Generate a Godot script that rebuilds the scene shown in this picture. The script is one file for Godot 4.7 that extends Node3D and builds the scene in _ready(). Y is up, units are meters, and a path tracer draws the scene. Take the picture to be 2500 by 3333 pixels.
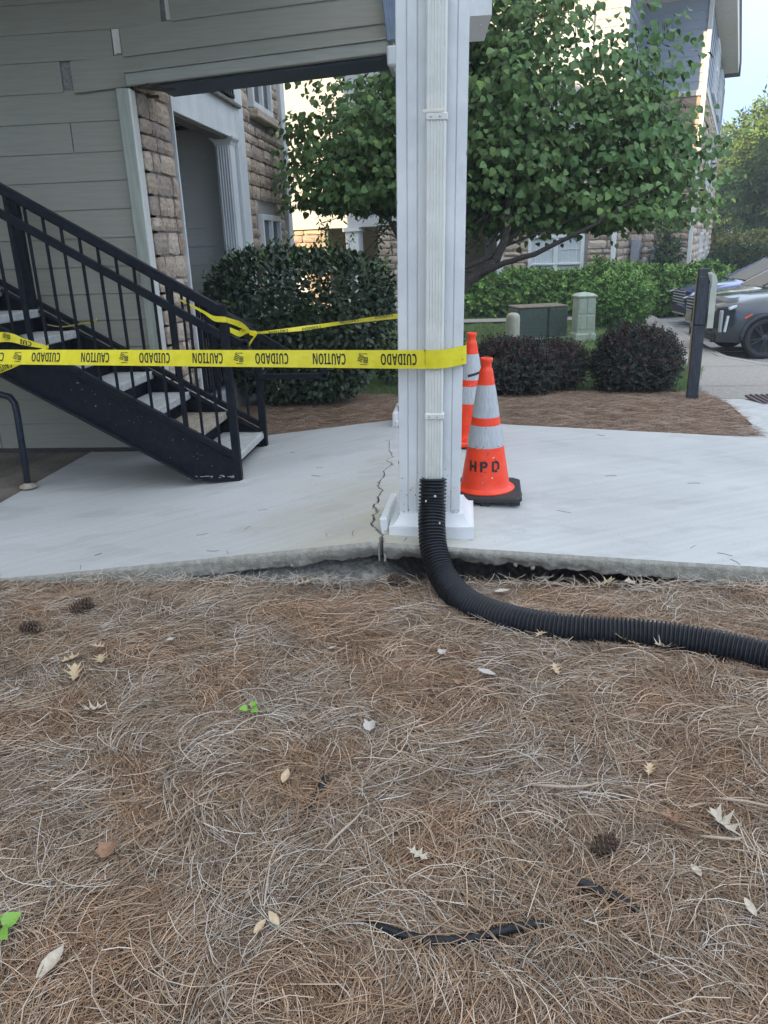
extends Node3D
# A white porch column with a downspout drain on a cracked walkway, a steel stair behind caution tape, pine straw in front.

var rng := RandomNumberGenerator.new()
var M := {}
var used := {}
var nz := FastNoiseLite.new()

class MB:
	var st := SurfaceTool.new()
	var s := false
	var n := 0
	func _init(smooth := false) -> void:
		st.begin(Mesh.PRIMITIVE_TRIANGLES)
		s = smooth
		st.set_smooth_group(0 if smooth else -1)
	func col(c: Color) -> void:
		st.set_color(c)
	func tri(a: Vector3, b: Vector3, c: Vector3) -> void:
		st.add_vertex(a); st.add_vertex(b); st.add_vertex(c)
		n += 1
	func quad(a: Vector3, b: Vector3, c: Vector3, d: Vector3) -> void:
		tri(a, b, c); tri(a, c, d)
	func uvquad(a: Vector3, b: Vector3, c: Vector3, d: Vector3, ua: Vector2, ub: Vector2, uc: Vector2, ud: Vector2) -> void:
		st.set_uv(ua); st.add_vertex(a); st.set_uv(ub); st.add_vertex(b); st.set_uv(uc); st.add_vertex(c)
		st.set_uv(ua); st.add_vertex(a); st.set_uv(uc); st.add_vertex(c); st.set_uv(ud); st.add_vertex(d)
		n += 2
	# a box with chamfered edges; f places it
	func box(c: Vector3, size: Vector3, bev := 0.0, f := Transform3D()) -> void:
		var h := size / 2.0
		var e: float = min(bev, min(h.x, min(h.y, h.z)) * 0.9)
		for ax in 3:
			for sg in [-1.0, 1.0]:
				var u := (ax + 1) % 3
				var v := (ax + 2) % 3
				var q: Array = []
				for k in [[-1, -1], [-1, 1], [1, 1], [1, -1]]:
					var p := Vector3()
					p[ax] = sg * h[ax]
					p[u] = k[0] * (h[u] - e)
					p[v] = k[1] * (h[v] - e)
					q.append(f * (c + p))
				if sg > 0: quad(q[0], q[1], q[2], q[3])
				else: quad(q[3], q[2], q[1], q[0])
		if e <= 0.0: return
		for ax in 3:
			var u := (ax + 1) % 3
			var v := (ax + 2) % 3
			for su in [-1.0, 1.0]:
				for sv in [-1.0, 1.0]:
					var q: Array = []
					for k in [[-1, 0], [1, 0], [1, 1], [-1, 1]]:
						var p := Vector3()
						p[ax] = k[0] * (h[ax] - e)
						p[u] = su * (h[u] - (e if k[1] == 0 else 0.0))
						p[v] = sv * (h[v] - (0.0 if k[1] == 0 else e))
						q.append(f * (c + p))
					if su * sv > 0: quad(q[0], q[1], q[2], q[3])
					else: quad(q[3], q[2], q[1], q[0])
		for sx in [-1.0, 1.0]:
			for sy in [-1.0, 1.0]:
				for sz in [-1.0, 1.0]:
					var a := f * (c + Vector3(sx * h.x, sy * (h.y - e), sz * (h.z - e)))
					var b := f * (c + Vector3(sx * (h.x - e), sy * h.y, sz * (h.z - e)))
					var d := f * (c + Vector3(sx * (h.x - e), sy * (h.y - e), sz * h.z))
					if sx * sy * sz > 0: tri(a, d, b)
					else: tri(a, b, d)
	# a bar of width w (sideways) and height h between two points
	func bar(p: Vector3, q: Vector3, w: float, h: float, bev := 0.003, up := Vector3.UP) -> void:
		var x := (q - p).normalized()
		var z := x.cross(up).normalized()
		var y := z.cross(x)
		box(Vector3.ZERO, Vector3((q - p).length(), h, w), bev, Transform3D(Basis(x, y, z), (p + q) / 2.0))
	# rings of points joined one after the other
	func loft(rings: Array, closed := true, caps := true) -> void:
		for i in rings.size() - 1:
			var a: PackedVector3Array = rings[i]
			var b: PackedVector3Array = rings[i + 1]
			var m := a.size()
			for j in (m if closed else m - 1):
				var k := (j + 1) % m
				quad(a[j], b[j], b[k], a[k])
		if caps and closed:
			for e in [0, rings.size() - 1]:
				var r: PackedVector3Array = rings[e]
				var c := Vector3()
				for p in r: c += p
				c /= r.size()
				for j in r.size():
					var k := (j + 1) % r.size()
					if e == 0: tri(c, r[j], r[k])
					else: tri(c, r[k], r[j])
	func tube(path: Array, radii: Array, sides := 8, caps := true) -> void:
		var rings := []
		var up := Vector3.UP
		for i in path.size():
			var d: Vector3 = (path[min(i + 1, path.size() - 1)] - path[max(i - 1, 0)]).normalized()
			if i == 0: up = Vector3.UP if abs(d.y) < 0.9 else Vector3.FORWARD
			var x := up.cross(d).normalized()
			var y := d.cross(x)
			up = y
			var ring := PackedVector3Array()
			for k in sides:
				var a := TAU * k / sides
				ring.append(path[i] + (x * cos(a) + y * sin(a)) * radii[min(i, radii.size() - 1)])
			rings.append(ring)
		loft(rings, true, caps)
	# profile of (radius, height) turned round the y axis
	func lathe(prof: Array, sides := 24, at := Vector3.ZERO, caps := false) -> void:
		var rings := []
		for p in prof:
			var ring := PackedVector3Array()
			for k in sides:
				var a := -TAU * k / sides
				ring.append(at + Vector3(cos(a) * p[0], p[1], sin(a) * p[0]))
			rings.append(ring)
		loft(rings, true, caps)
	func done() -> ArrayMesh:
		st.generate_normals()
		return st.commit()

func rf(a: float, b: float) -> float: return rng.randf_range(a, b)

func numbered(parent: Node, n: String) -> String:
	var key := str(parent.get_instance_id()) + n
	var k: int = used.get(key, 0)
	used[key] = k + 1
	return n if k == 0 else "%s_%03d" % [n, k]

func tag(o: Node, label: String, category := "", group := "", kind := "") -> Node:
	if label: o.set_meta("label", label)
	if category: o.set_meta("category", category)
	if group: o.set_meta("group", group)
	if kind: o.set_meta("kind", kind)
	return o

func thing(called: String, at: Vector3, label: String, category: String, group := "", turn := 0.0) -> Node3D:
	var o := Node3D.new()
	o.name = numbered(self, called)
	add_child(o, true)
	o.position = at
	o.rotation.y = turn
	tag(o, label, category, group)
	return o

func put(called: String, mesh: Mesh, mat: Material, parent: Node = self, at := Transform3D()) -> MeshInstance3D:
	var o := MeshInstance3D.new()
	o.name = numbered(parent, called)
	o.mesh = mesh
	o.material_override = mat
	o.transform = at
	parent.add_child(o, true)
	return o

func bx(called: String, parent: Node, c: Vector3, size: Vector3, mat: Material, bev := 0.004, f := Transform3D()) -> MeshInstance3D:
	var b := MB.new()
	b.box(c, size, bev, f)
	return put(called, b.done(), mat, parent)

func scatter(called: String, mesh: Mesh, mat: Material, xf: Array, cols: Array, parent: Node) -> MultiMeshInstance3D:
	var mm := MultiMesh.new()
	mm.transform_format = MultiMesh.TRANSFORM_3D
	mm.use_colors = true
	mm.mesh = mesh
	mm.instance_count = xf.size()
	for i in xf.size():
		mm.set_instance_transform(i, xf[i])
		mm.set_instance_color(i, cols[i])
	var o := MultiMeshInstance3D.new()
	o.name = numbered(parent, called)
	o.multimesh = mm
	o.material_override = mat
	parent.add_child(o, true)
	o.set_meta("kind", "stuff")
	return o

func lin(r: float, g: float, b: float) -> Color: return Color(r, g, b)

var normal_cache := {}
func noise_normal(freq: float, bump: float, sd := 1, kind := 0) -> NoiseTexture2D:
	var key := "%f_%f_%d_%d" % [freq, bump, sd, kind]
	if not normal_cache.has(key):
		var f := FastNoiseLite.new()
		f.seed = sd
		f.frequency = freq
		f.noise_type = FastNoiseLite.TYPE_SIMPLEX_SMOOTH
		if kind == 1:
			f.noise_type = FastNoiseLite.TYPE_CELLULAR
		f.fractal_octaves = 4
		var t := NoiseTexture2D.new()
		t.width = 256; t.height = 256
		t.seamless = true
		t.as_normal_map = true
		t.bump_strength = bump
		t.noise = f
		normal_cache[key] = t
	return normal_cache[key]

# a material whose colour wanders between two real-world (linear) colours
func stuff(a: Color, b: Color, rough: float, freq := 0.02, scale := Vector3.ONE, bump := 0.0, bfreq := 0.08, sd := 1, size := 256) -> StandardMaterial3D:
	var m := StandardMaterial3D.new()
	m.roughness = rough
	var f := FastNoiseLite.new()
	f.seed = sd
	f.frequency = freq
	f.fractal_octaves = 5
	var t := NoiseTexture2D.new()
	t.width = size; t.height = size
	t.seamless = true
	t.noise = f
	var g := Gradient.new()
	g.offsets = PackedFloat32Array([0.2, 0.8])
	g.colors = PackedColorArray([a.linear_to_srgb(), b.linear_to_srgb()])
	t.color_ramp = g
	m.albedo_texture = t
	m.uv1_triplanar = true
	m.uv1_world_triplanar = true
	m.uv1_scale = scale
	if bump > 0.0:
		m.normal_enabled = true
		m.normal_texture = noise_normal(0.05 if bfreq < 0.07 else 0.12, 5.0)
		m.normal_scale = bump / 5.0
	return m

func flat(c: Color, rough: float, metal := 0.0) -> StandardMaterial3D:
	var m := StandardMaterial3D.new()
	m.albedo_color = c.linear_to_srgb()
	m.roughness = rough
	m.metallic = metal
	return m

func leafmat(rough := 0.55, back := 0.4) -> StandardMaterial3D:
	var m := StandardMaterial3D.new()
	m.vertex_color_use_as_albedo = true
	m.roughness = rough
	m.cull_mode = BaseMaterial3D.CULL_DISABLED
	if back > 0.0:
		m.backlight_enabled = true
		m.backlight = Color(0.22, 0.34, 0.06) * back
	return m

func g(z: float) -> float: return -0.75 * clamp((-z - 6.8) / 8.2, 0.0, 1.0)

# ridge of the heaved walkway and the height of its top
func crack_x(z: float) -> float: return -0.40 - 0.025 * clamp(-3.1 - z, 0.0, 2.5)
func slab_y(x: float, z: float) -> float:
	var d := x - crack_x(z)
	var h := 0.2 + 0.112 * d if d < 0.0 else 0.2 - 0.064 * d
	return -0.004 + 0.012 * log(1.0 + exp((h + 0.004) / 0.012)) if h < 0.15 else h + (0.0 if h > 0.17 else 0.0)
func straw_y(x: float, z: float) -> float:
	return 0.010 - 0.024 * smoothstep(-2.75, -3.05, z) * (1.0 + 0.8 * smoothstep(-1.0, -1.9, x)) + 0.022 * nz.get_noise_2d(x * 2.2 + 40.0, z * 2.2) + 0.012 * nz.get_noise_2d(x * 7.0, z * 7.0)

func _ready() -> void:
	rng.seed = 20240611
	nz.seed = 5
	nz.frequency = 0.35
	nz.fractal_octaves = 3
	# --- camera, sky, sun, exposure
	var cam := Camera3D.new()
	cam.name = "camera"
	add_child(cam)
	cam.position = Vector3(0, 1.42, 0)
	cam.rotation_degrees = Vector3(-19.1, 6.2, -2.0)
	cam.fov = 67.3
	cam.near = 0.05
	cam.far = 600.0
	cam.current = true
	var we := WorldEnvironment.new()
	we.name = "world_environment"
	var env := Environment.new()
	env.background_mode = Environment.BG_SKY
	var sky := Sky.new()
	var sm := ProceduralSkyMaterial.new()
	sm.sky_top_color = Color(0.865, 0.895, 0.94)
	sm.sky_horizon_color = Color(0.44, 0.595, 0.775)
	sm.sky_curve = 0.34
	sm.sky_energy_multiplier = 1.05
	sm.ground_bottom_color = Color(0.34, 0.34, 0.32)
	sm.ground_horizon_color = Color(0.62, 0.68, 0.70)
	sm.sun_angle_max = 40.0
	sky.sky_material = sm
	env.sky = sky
	env.tonemap_mode = Environment.TONE_MAPPER_LINEAR
	env.tonemap_exposure = 2.4
	env.sdfgi_enabled = true
	env.ssao_enabled = true
	env.ssil_enabled = true
	env.fog_enabled = true
	env.fog_density = 0.002
	env.fog_light_color = Color(0.93, 0.95, 0.96)
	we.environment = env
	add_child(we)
	var sun := DirectionalLight3D.new()
	sun.name = "sun"
	sun.light_energy = 1.5
	sun.light_color = Color(1.0, 0.88, 0.68)
	sun.light_angular_distance = 0.5
	sun.shadow_enabled = true
	var az := deg_to_rad(48.0)
	var el := deg_to_rad(17.0)
	add_child(sun)
	sun.look_at_from_position(Vector3(0, 20, 0), Vector3(0, 20, 0) + Vector3(sin(az) * cos(el), -sin(el), -cos(az) * cos(el)), Vector3.UP)

	materials()
	setting()
	near_building()
	far_building()
	walkway()
	columns()
	stairs()
	drain_pipe()
	tapes()
	cones()
	street_things()
	cars()
	shrubs()
	trees()
	lawn_grass()
	pine_straw()
	litter()

func materials() -> void:
	M.white = stuff(lin(0.62, 0.64, 0.645), lin(0.72, 0.735, 0.73), 0.42, 0.012, Vector3(0.9, 0.5, 0.9), 0.5, 0.02, 3)
	M.offwhite = stuff(lin(0.66, 0.66, 0.61), lin(0.72, 0.72, 0.67), 0.45, 0.02, Vector3(1.2, 0.8, 1.2), 0.6, 0.05, 4)
	M.siding = stuff(lin(0.29, 0.275, 0.225), lin(0.32, 0.305, 0.25), 0.75, 0.02, Vector3(0.5, 9, 0.5), 0.5, 0.06, 5)
	M.siding2 = stuff(lin(0.58, 0.57, 0.54), lin(0.63, 0.62, 0.59), 0.7, 0.02, Vector3(0.7, 10, 0.7), 1.0, 0.06, 6)
	M.trim = stuff(lin(0.30, 0.32, 0.27), lin(0.37, 0.39, 0.33), 0.65, 0.02, Vector3(5, 0.6, 5), 0.8, 0.06, 7)
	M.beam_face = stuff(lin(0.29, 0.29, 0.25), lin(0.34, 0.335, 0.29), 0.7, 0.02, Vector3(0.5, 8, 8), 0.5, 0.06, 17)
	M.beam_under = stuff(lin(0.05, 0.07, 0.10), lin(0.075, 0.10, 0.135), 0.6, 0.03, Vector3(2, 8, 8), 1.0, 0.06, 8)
	M.board_blue = stuff(lin(0.13, 0.17, 0.23), lin(0.19, 0.24, 0.31), 0.6, 0.04, Vector3(14, 0.8, 14), 2.5, 0.06, 9)
	M.underlay = stuff(lin(0.20, 0.20, 0.18), lin(0.30, 0.30, 0.28), 0.85, 0.05, Vector3(3, 3, 3), 1.0, 0.1, 10)
	M.lath = stuff(lin(0.22, 0.16, 0.08), lin(0.34, 0.25, 0.13), 0.8, 0.03, Vector3(2, 14, 2), 1.0, 0.06, 11)
	M.wood_dark = stuff(lin(0.035, 0.028, 0.024), lin(0.09, 0.075, 0.065), 0.85, 0.03, Vector3(8, 3, 1), 1.5, 0.06, 12)
	M.wood_grey = stuff(lin(0.13, 0.11, 0.09), lin(0.27, 0.24, 0.21), 0.9, 0.03, Vector3(14, 14, 1.5), 2.5, 0.06, 13)
	M.mortar = stuff(lin(0.27, 0.25, 0.23), lin(0.38, 0.36, 0.33), 0.95, 0.05, Vector3(3, 3, 3), 2.0, 0.12, 14)
	M.stone = []
	var tones := [[0.46, 0.36, 0.27], [0.55, 0.45, 0.345], [0.42, 0.32, 0.24], [0.60, 0.50, 0.40], [0.49, 0.395, 0.31], [0.39, 0.315, 0.26]]
	for i in tones.size():
		var t: Array = tones[i]
		M.stone.append(stuff(lin(t[0] * 0.72, t[1] * 0.70, t[2] * 0.70), lin(t[0] * 1.15, t[1] * 1.15, t[2] * 1.15), 0.92, 0.03, Vector3(3.2, 3.2, 3.2), 5.0, 0.05, 20 + i))
	M.concrete_rough = stuff(lin(0.25, 0.24, 0.20), lin(0.36, 0.35, 0.305), 0.95, 0.03, Vector3(3, 3, 3), 3.0, 0.10, 30)
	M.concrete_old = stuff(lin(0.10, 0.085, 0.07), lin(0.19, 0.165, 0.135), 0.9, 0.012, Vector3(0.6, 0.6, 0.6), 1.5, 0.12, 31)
	M.concrete_tread = stuff(lin(0.36, 0.37, 0.36), lin(0.50, 0.50, 0.48), 0.9, 0.03, Vector3(2.5, 2.5, 2.5), 1.6, 0.12, 32)
	M.concrete_stain = stuff(lin(0.26, 0.21, 0.15), lin(0.44, 0.40, 0.33), 0.9, 0.03, Vector3(2.5, 2.5, 2.5), 1.6, 0.12, 33)
	M.path = stuff(lin(0.27, 0.25, 0.22), lin(0.36, 0.34, 0.31), 0.95, 0.03, Vector3(0.7, 0.7, 0.7), 2.5, 0.14, 34, 512)
	M.lot = stuff(lin(0.23, 0.235, 0.235), lin(0.34, 0.345, 0.34), 0.95, 0.02, Vector3(0.4, 0.4, 0.4), 2.0, 0.14, 35)
	M.path_new = stuff(lin(0.43, 0.44, 0.43), lin(0.50, 0.51, 0.50), 0.88, 0.02, Vector3(0.8, 0.8, 0.8), 0.8, 0.14, 84)
	M.paint = stuff(lin(0.62, 0.62, 0.60), lin(0.78, 0.78, 0.76), 0.8, 0.05, Vector3(2, 2, 2), 0.0, 0.1, 36)
	M.soil = stuff(lin(0.11, 0.11, 0.10), lin(0.30, 0.29, 0.26), 1.0, 0.03, Vector3(3, 3, 3), 6.0, 0.06, 37)
	M.dirt = stuff(lin(0.045, 0.032, 0.022), lin(0.13, 0.09, 0.062), 1.0, 0.05, Vector3(3, 3, 3), 5.0, 0.12, 38)
	M.lawn = stuff(lin(0.04, 0.065, 0.02), lin(0.085, 0.12, 0.045), 1.0, 0.03, Vector3(0.8, 0.8, 0.8), 5.0, 0.14, 39)
	M.steel = stuff(lin(0.005, 0.007, 0.011), lin(0.010, 0.013, 0.019), 0.55, 0.02, Vector3(3, 3, 3), 1.2, 0.12, 40)
	M.steel_worn = stuff(lin(0.010, 0.016, 0.030), lin(0.03, 0.04, 0.06), 0.45, 0.05, Vector3(5, 2, 5), 1.5, 0.12, 41)
	M.chip = flat(lin(0.42, 0.43, 0.42), 0.9)
	M.rubber = stuff(lin(0.018, 0.017, 0.018), lin(0.04, 0.036, 0.036), 0.75, 0.05, Vector3(5, 5, 5), 1.0, 0.12, 42)
	M.pipe = stuff(lin(0.006, 0.007, 0.010), lin(0.014, 0.016, 0.020), 0.40, 0.04, Vector3(4, 4, 4), 0.8, 0.1, 43)
	M.orange = stuff(lin(0.86, 0.045, 0.010), lin(0.94, 0.07, 0.016), 0.38, 0.02, Vector3(3, 3, 3), 0.4, 0.05, 44)
	M.silver = stuff(lin(0.37, 0.39, 0.41), lin(0.50, 0.52, 0.53), 0.3, 0.04, Vector3(9, 1.5, 9), 0.8, 0.05, 45)
	M.tape = stuff(lin(0.70, 0.60, 0.02), lin(0.80, 0.70, 0.05), 0.24, 0.02, Vector3(3, 3, 3), 0.5, 0.03, 46)
	M.tape.backlight_enabled = true
	M.tape.backlight = Color(0.25, 0.22, 0.0)
	M.tape.cull_mode = BaseMaterial3D.CULL_DISABLED
	M.ink = flat(lin(0.012, 0.012, 0.01), 0.5)
	M.car_glass = flat(lin(0.20, 0.19, 0.165), 0.18)  # tan-grey base colour stands in for reflected sky and dashboard
	M.car_glass.metallic_specular = 0.3
	M.glass = flat(lin(0.03, 0.04, 0.05), 0.05)
	M.glass.metallic_specular = 0.9
	M.curtain = stuff(lin(0.45, 0.5, 0.53), lin(0.6, 0.64, 0.66), 0.5, 0.03, Vector3(5, 0.3, 5), 0.0, 0.1, 47)
	M.shutter = stuff(lin(0.05, 0.06, 0.075), lin(0.08, 0.095, 0.115), 0.5, 0.03, Vector3(1, 14, 1), 0.5, 0.1, 48)
	M.grey_siding = stuff(lin(0.31, 0.36, 0.44), lin(0.37, 0.42, 0.50), 0.75, 0.02, Vector3(0.5, 6, 0.5), 0.8, 0.06, 49)
	M.pale_siding = stuff(lin(0.42, 0.43, 0.43), lin(0.5, 0.5, 0.49), 0.75, 0.02, Vector3(0.5, 6, 0.5), 0.8, 0.06, 50)
	M.tan_wall = stuff(lin(0.40, 0.33, 0.22), lin(0.48, 0.40, 0.28), 0.8, 0.02, Vector3(0.5, 6, 0.5), 0.8, 0.06, 51)
	M.fascia = stuff(lin(0.66, 0.60, 0.52), lin(0.76, 0.70, 0.62), 0.6, 0.02, Vector3(1, 1, 1), 0.3, 0.06, 52)
	M.roof = stuff(lin(0.05, 0.05, 0.055), lin(0.11, 0.11, 0.11), 0.95, 0.06, Vector3(1, 1, 1), 2.0, 0.12, 53)
	M.util_green = stuff(lin(0.045, 0.07, 0.06), lin(0.075, 0.105, 0.085), 0.5, 0.03, Vector3(1.5, 1.5, 1.5), 0.6, 0.1, 54)
	M.util_top = stuff(lin(0.10, 0.085, 0.06), lin(0.25, 0.21, 0.15), 0.8, 0.04, Vector3(1.5, 1.5, 1.5), 0.6, 0.1, 55)
	M.pale_green = stuff(lin(0.29, 0.345, 0.26), lin(0.38, 0.43, 0.34), 0.5, 0.02, Vector3(2, 1, 2), 0.4, 0.06, 56)
	M.beige = stuff(lin(0.38, 0.37, 0.28), lin(0.48, 0.47, 0.37), 0.55, 0.02, Vector3(2, 1, 2), 0.4, 0.06, 57)
	M.sign_back = stuff(lin(0.45, 0.47, 0.40), lin(0.54, 0.56, 0.48), 0.5, 0.02, Vector3(2, 1, 2), 0.3, 0.06, 58)
	M.post = stuff(lin(0.022, 0.028, 0.036), lin(0.045, 0.055, 0.068), 0.5, 0.03, Vector3(5, 1, 5), 0.8, 0.08, 59)
	M.bark = stuff(lin(0.035, 0.03, 0.026), lin(0.10, 0.085, 0.075), 0.95, 0.04, Vector3(5, 1.6, 5), 6.0, 0.06, 60)
	M.meter = stuff(lin(0.30, 0.34, 0.38), lin(0.40, 0.44, 0.48), 0.45, 0.02, Vector3(2, 2, 2), 0.3, 0.06, 61)
	M.drain = stuff(lin(0.09, 0.065, 0.075), lin(0.17, 0.13, 0.14), 0.7, 0.06, Vector3(5, 5, 5), 0.6, 0.06, 62)
	M.steel.metallic_specular = 0.3
	M.pipe.metallic_specular = 0.38
	M.leaf = leafmat(0.6, 0.5)
	M.leaf.metallic_specular = 0.3
	M.leaf_dark = leafmat(0.48, 0.1)
	M.needle = leafmat(0.6, 0.0)
	M.concrete = slab_material()

# light broom-finished concrete, with the tan stain that the photo shows round the crack and the column
func slab_material() -> StandardMaterial3D:
	var a := FastNoiseLite.new()
	a.seed = 71; a.frequency = 0.008; a.fractal_octaves = 4
	var b := FastNoiseLite.new()
	b.seed = 72; b.frequency = 0.05; b.fractal_octaves = 3
	var w := 1536
	var h := 704
	var im := Image.create(w, h, false, Image.FORMAT_RGB8)
	for j in h:
		for i in w:
			var x := -3.6 + 9.6 * i / w
			var z := -7.4 + 4.4 * j / h
			var sw := b.get_noise_2d((x * 0.55 + z * 0.83) * 300.0, (x * 0.83 - z * 0.55) * 12.0)
			var v := 0.445 + 0.05 * a.get_noise_2d(i * 0.67, j * 0.67) + 0.032 * sw + 0.022 * b.get_noise_2d(i * 6.0, j * 6.0)
			var c := Color(v * 0.985, v * 1.0, v * 0.985)
			var d := Vector2(x - crack_x(z) - 0.02, (z + 3.05) * 0.45).length() + 0.25 * a.get_noise_2d(i * 2.0 + 500.0, j * 2.0)
			var stain: float = clamp(1.0 - d / 0.75, 0.0, 1.0) * (0.9 if x < 0.15 else clamp(1.1 - (x - 0.15) * 3.0, 0.0, 0.9))
			c = c.lerp(Color(v * 0.93, v * 0.87, v * 0.70), min(stain * 1.15, 1.0))
			if x > 2.0 and z < -5.6: c = c * 1.02
			var sp := b.get_noise_2d(i * 11.0 + 900.0, j * 11.0)
			if sp > 0.62: c = c.lerp(Color(0.16, 0.14, 0.11), clamp((sp - 0.62) * 5.0, 0.0, 0.6))
			var wet := a.get_noise_2d(i * 1.3 + 2000.0, j * 2.6)
			if wet > 0.22: c = c.lerp(c * Color(0.92, 0.925, 0.925), clamp((wet - 0.22) * 6.0, 0.0, 1.0))
			im.set_pixel(i, j, c.linear_to_srgb())
	var m := StandardMaterial3D.new()
	m.albedo_texture = ImageTexture.create_from_image(im)
	m.roughness = 0.85
	return m

# a sheet of ground over a grid of x and z values
func sheet(called: String, xs: Array, zs: Array, yf: Callable, mat: Material, uvs := false, inside = null) -> MeshInstance3D:
	var b := MB.new(true)
	for j in zs.size() - 1:
		for i in xs.size() - 1:
			if inside != null and not inside.call((xs[i] + xs[i + 1]) / 2.0, (zs[j] + zs[j + 1]) / 2.0): continue
			var p := []
			var u := []
			for k in [[0, 0], [1, 0], [1, 1], [0, 1]]:
				var x: float = xs[i + k[0]]
				var z: float = zs[j + k[1]]
				p.append(Vector3(x, yf.call(x, z), z))
				u.append(Vector2((x + 3.6) / 9.6, (z + 7.4) / 4.4))
			if uvs: b.uvquad(p[0], p[1], p[2], p[3], u[0], u[1], u[2], u[3])
			else: b.quad(p[0], p[1], p[2], p[3])
	var o := put(called, b.done(), mat)
	o.set_meta("kind", "structure")
	return o

func span(a: float, b: float, n: int) -> Array:
	var r := []
	for i in n + 1: r.append(a + (b - a) * i / n)
	return r

# a strip along a list of [left x, right x, z], draped on the slope
func strip(called: String, rows: Array, lift: float, mat: Material, parent: Node = self) -> MeshInstance3D:
	var b := MB.new(true)
	for i in rows.size() - 1:
		var a: Array = rows[i]
		var c: Array = rows[i + 1]
		var m := int(ceil(abs(c[2] - a[2]) / 0.5))
		for k in m:
			var t := float(k) / m
			var s := float(k + 1) / m
			var z0: float = lerp(a[2], c[2], t)
			var z1: float = lerp(a[2], c[2], s)
			var l0: float = lerp(a[0], c[0], t)
			var l1: float = lerp(a[0], c[0], s)
			var r0: float = lerp(a[1], c[1], t)
			var r1: float = lerp(a[1], c[1], s)
			b.quad(Vector3(l1, g(z1) + lift, z1), Vector3(r1, g(z1) + lift, z1), Vector3(r0, g(z0) + lift, z0), Vector3(l0, g(z0) + lift, z0))
	var o := put(called, b.done(), mat, parent)
	if parent == self: o.set_meta("kind", "structure")
	return o

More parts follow.
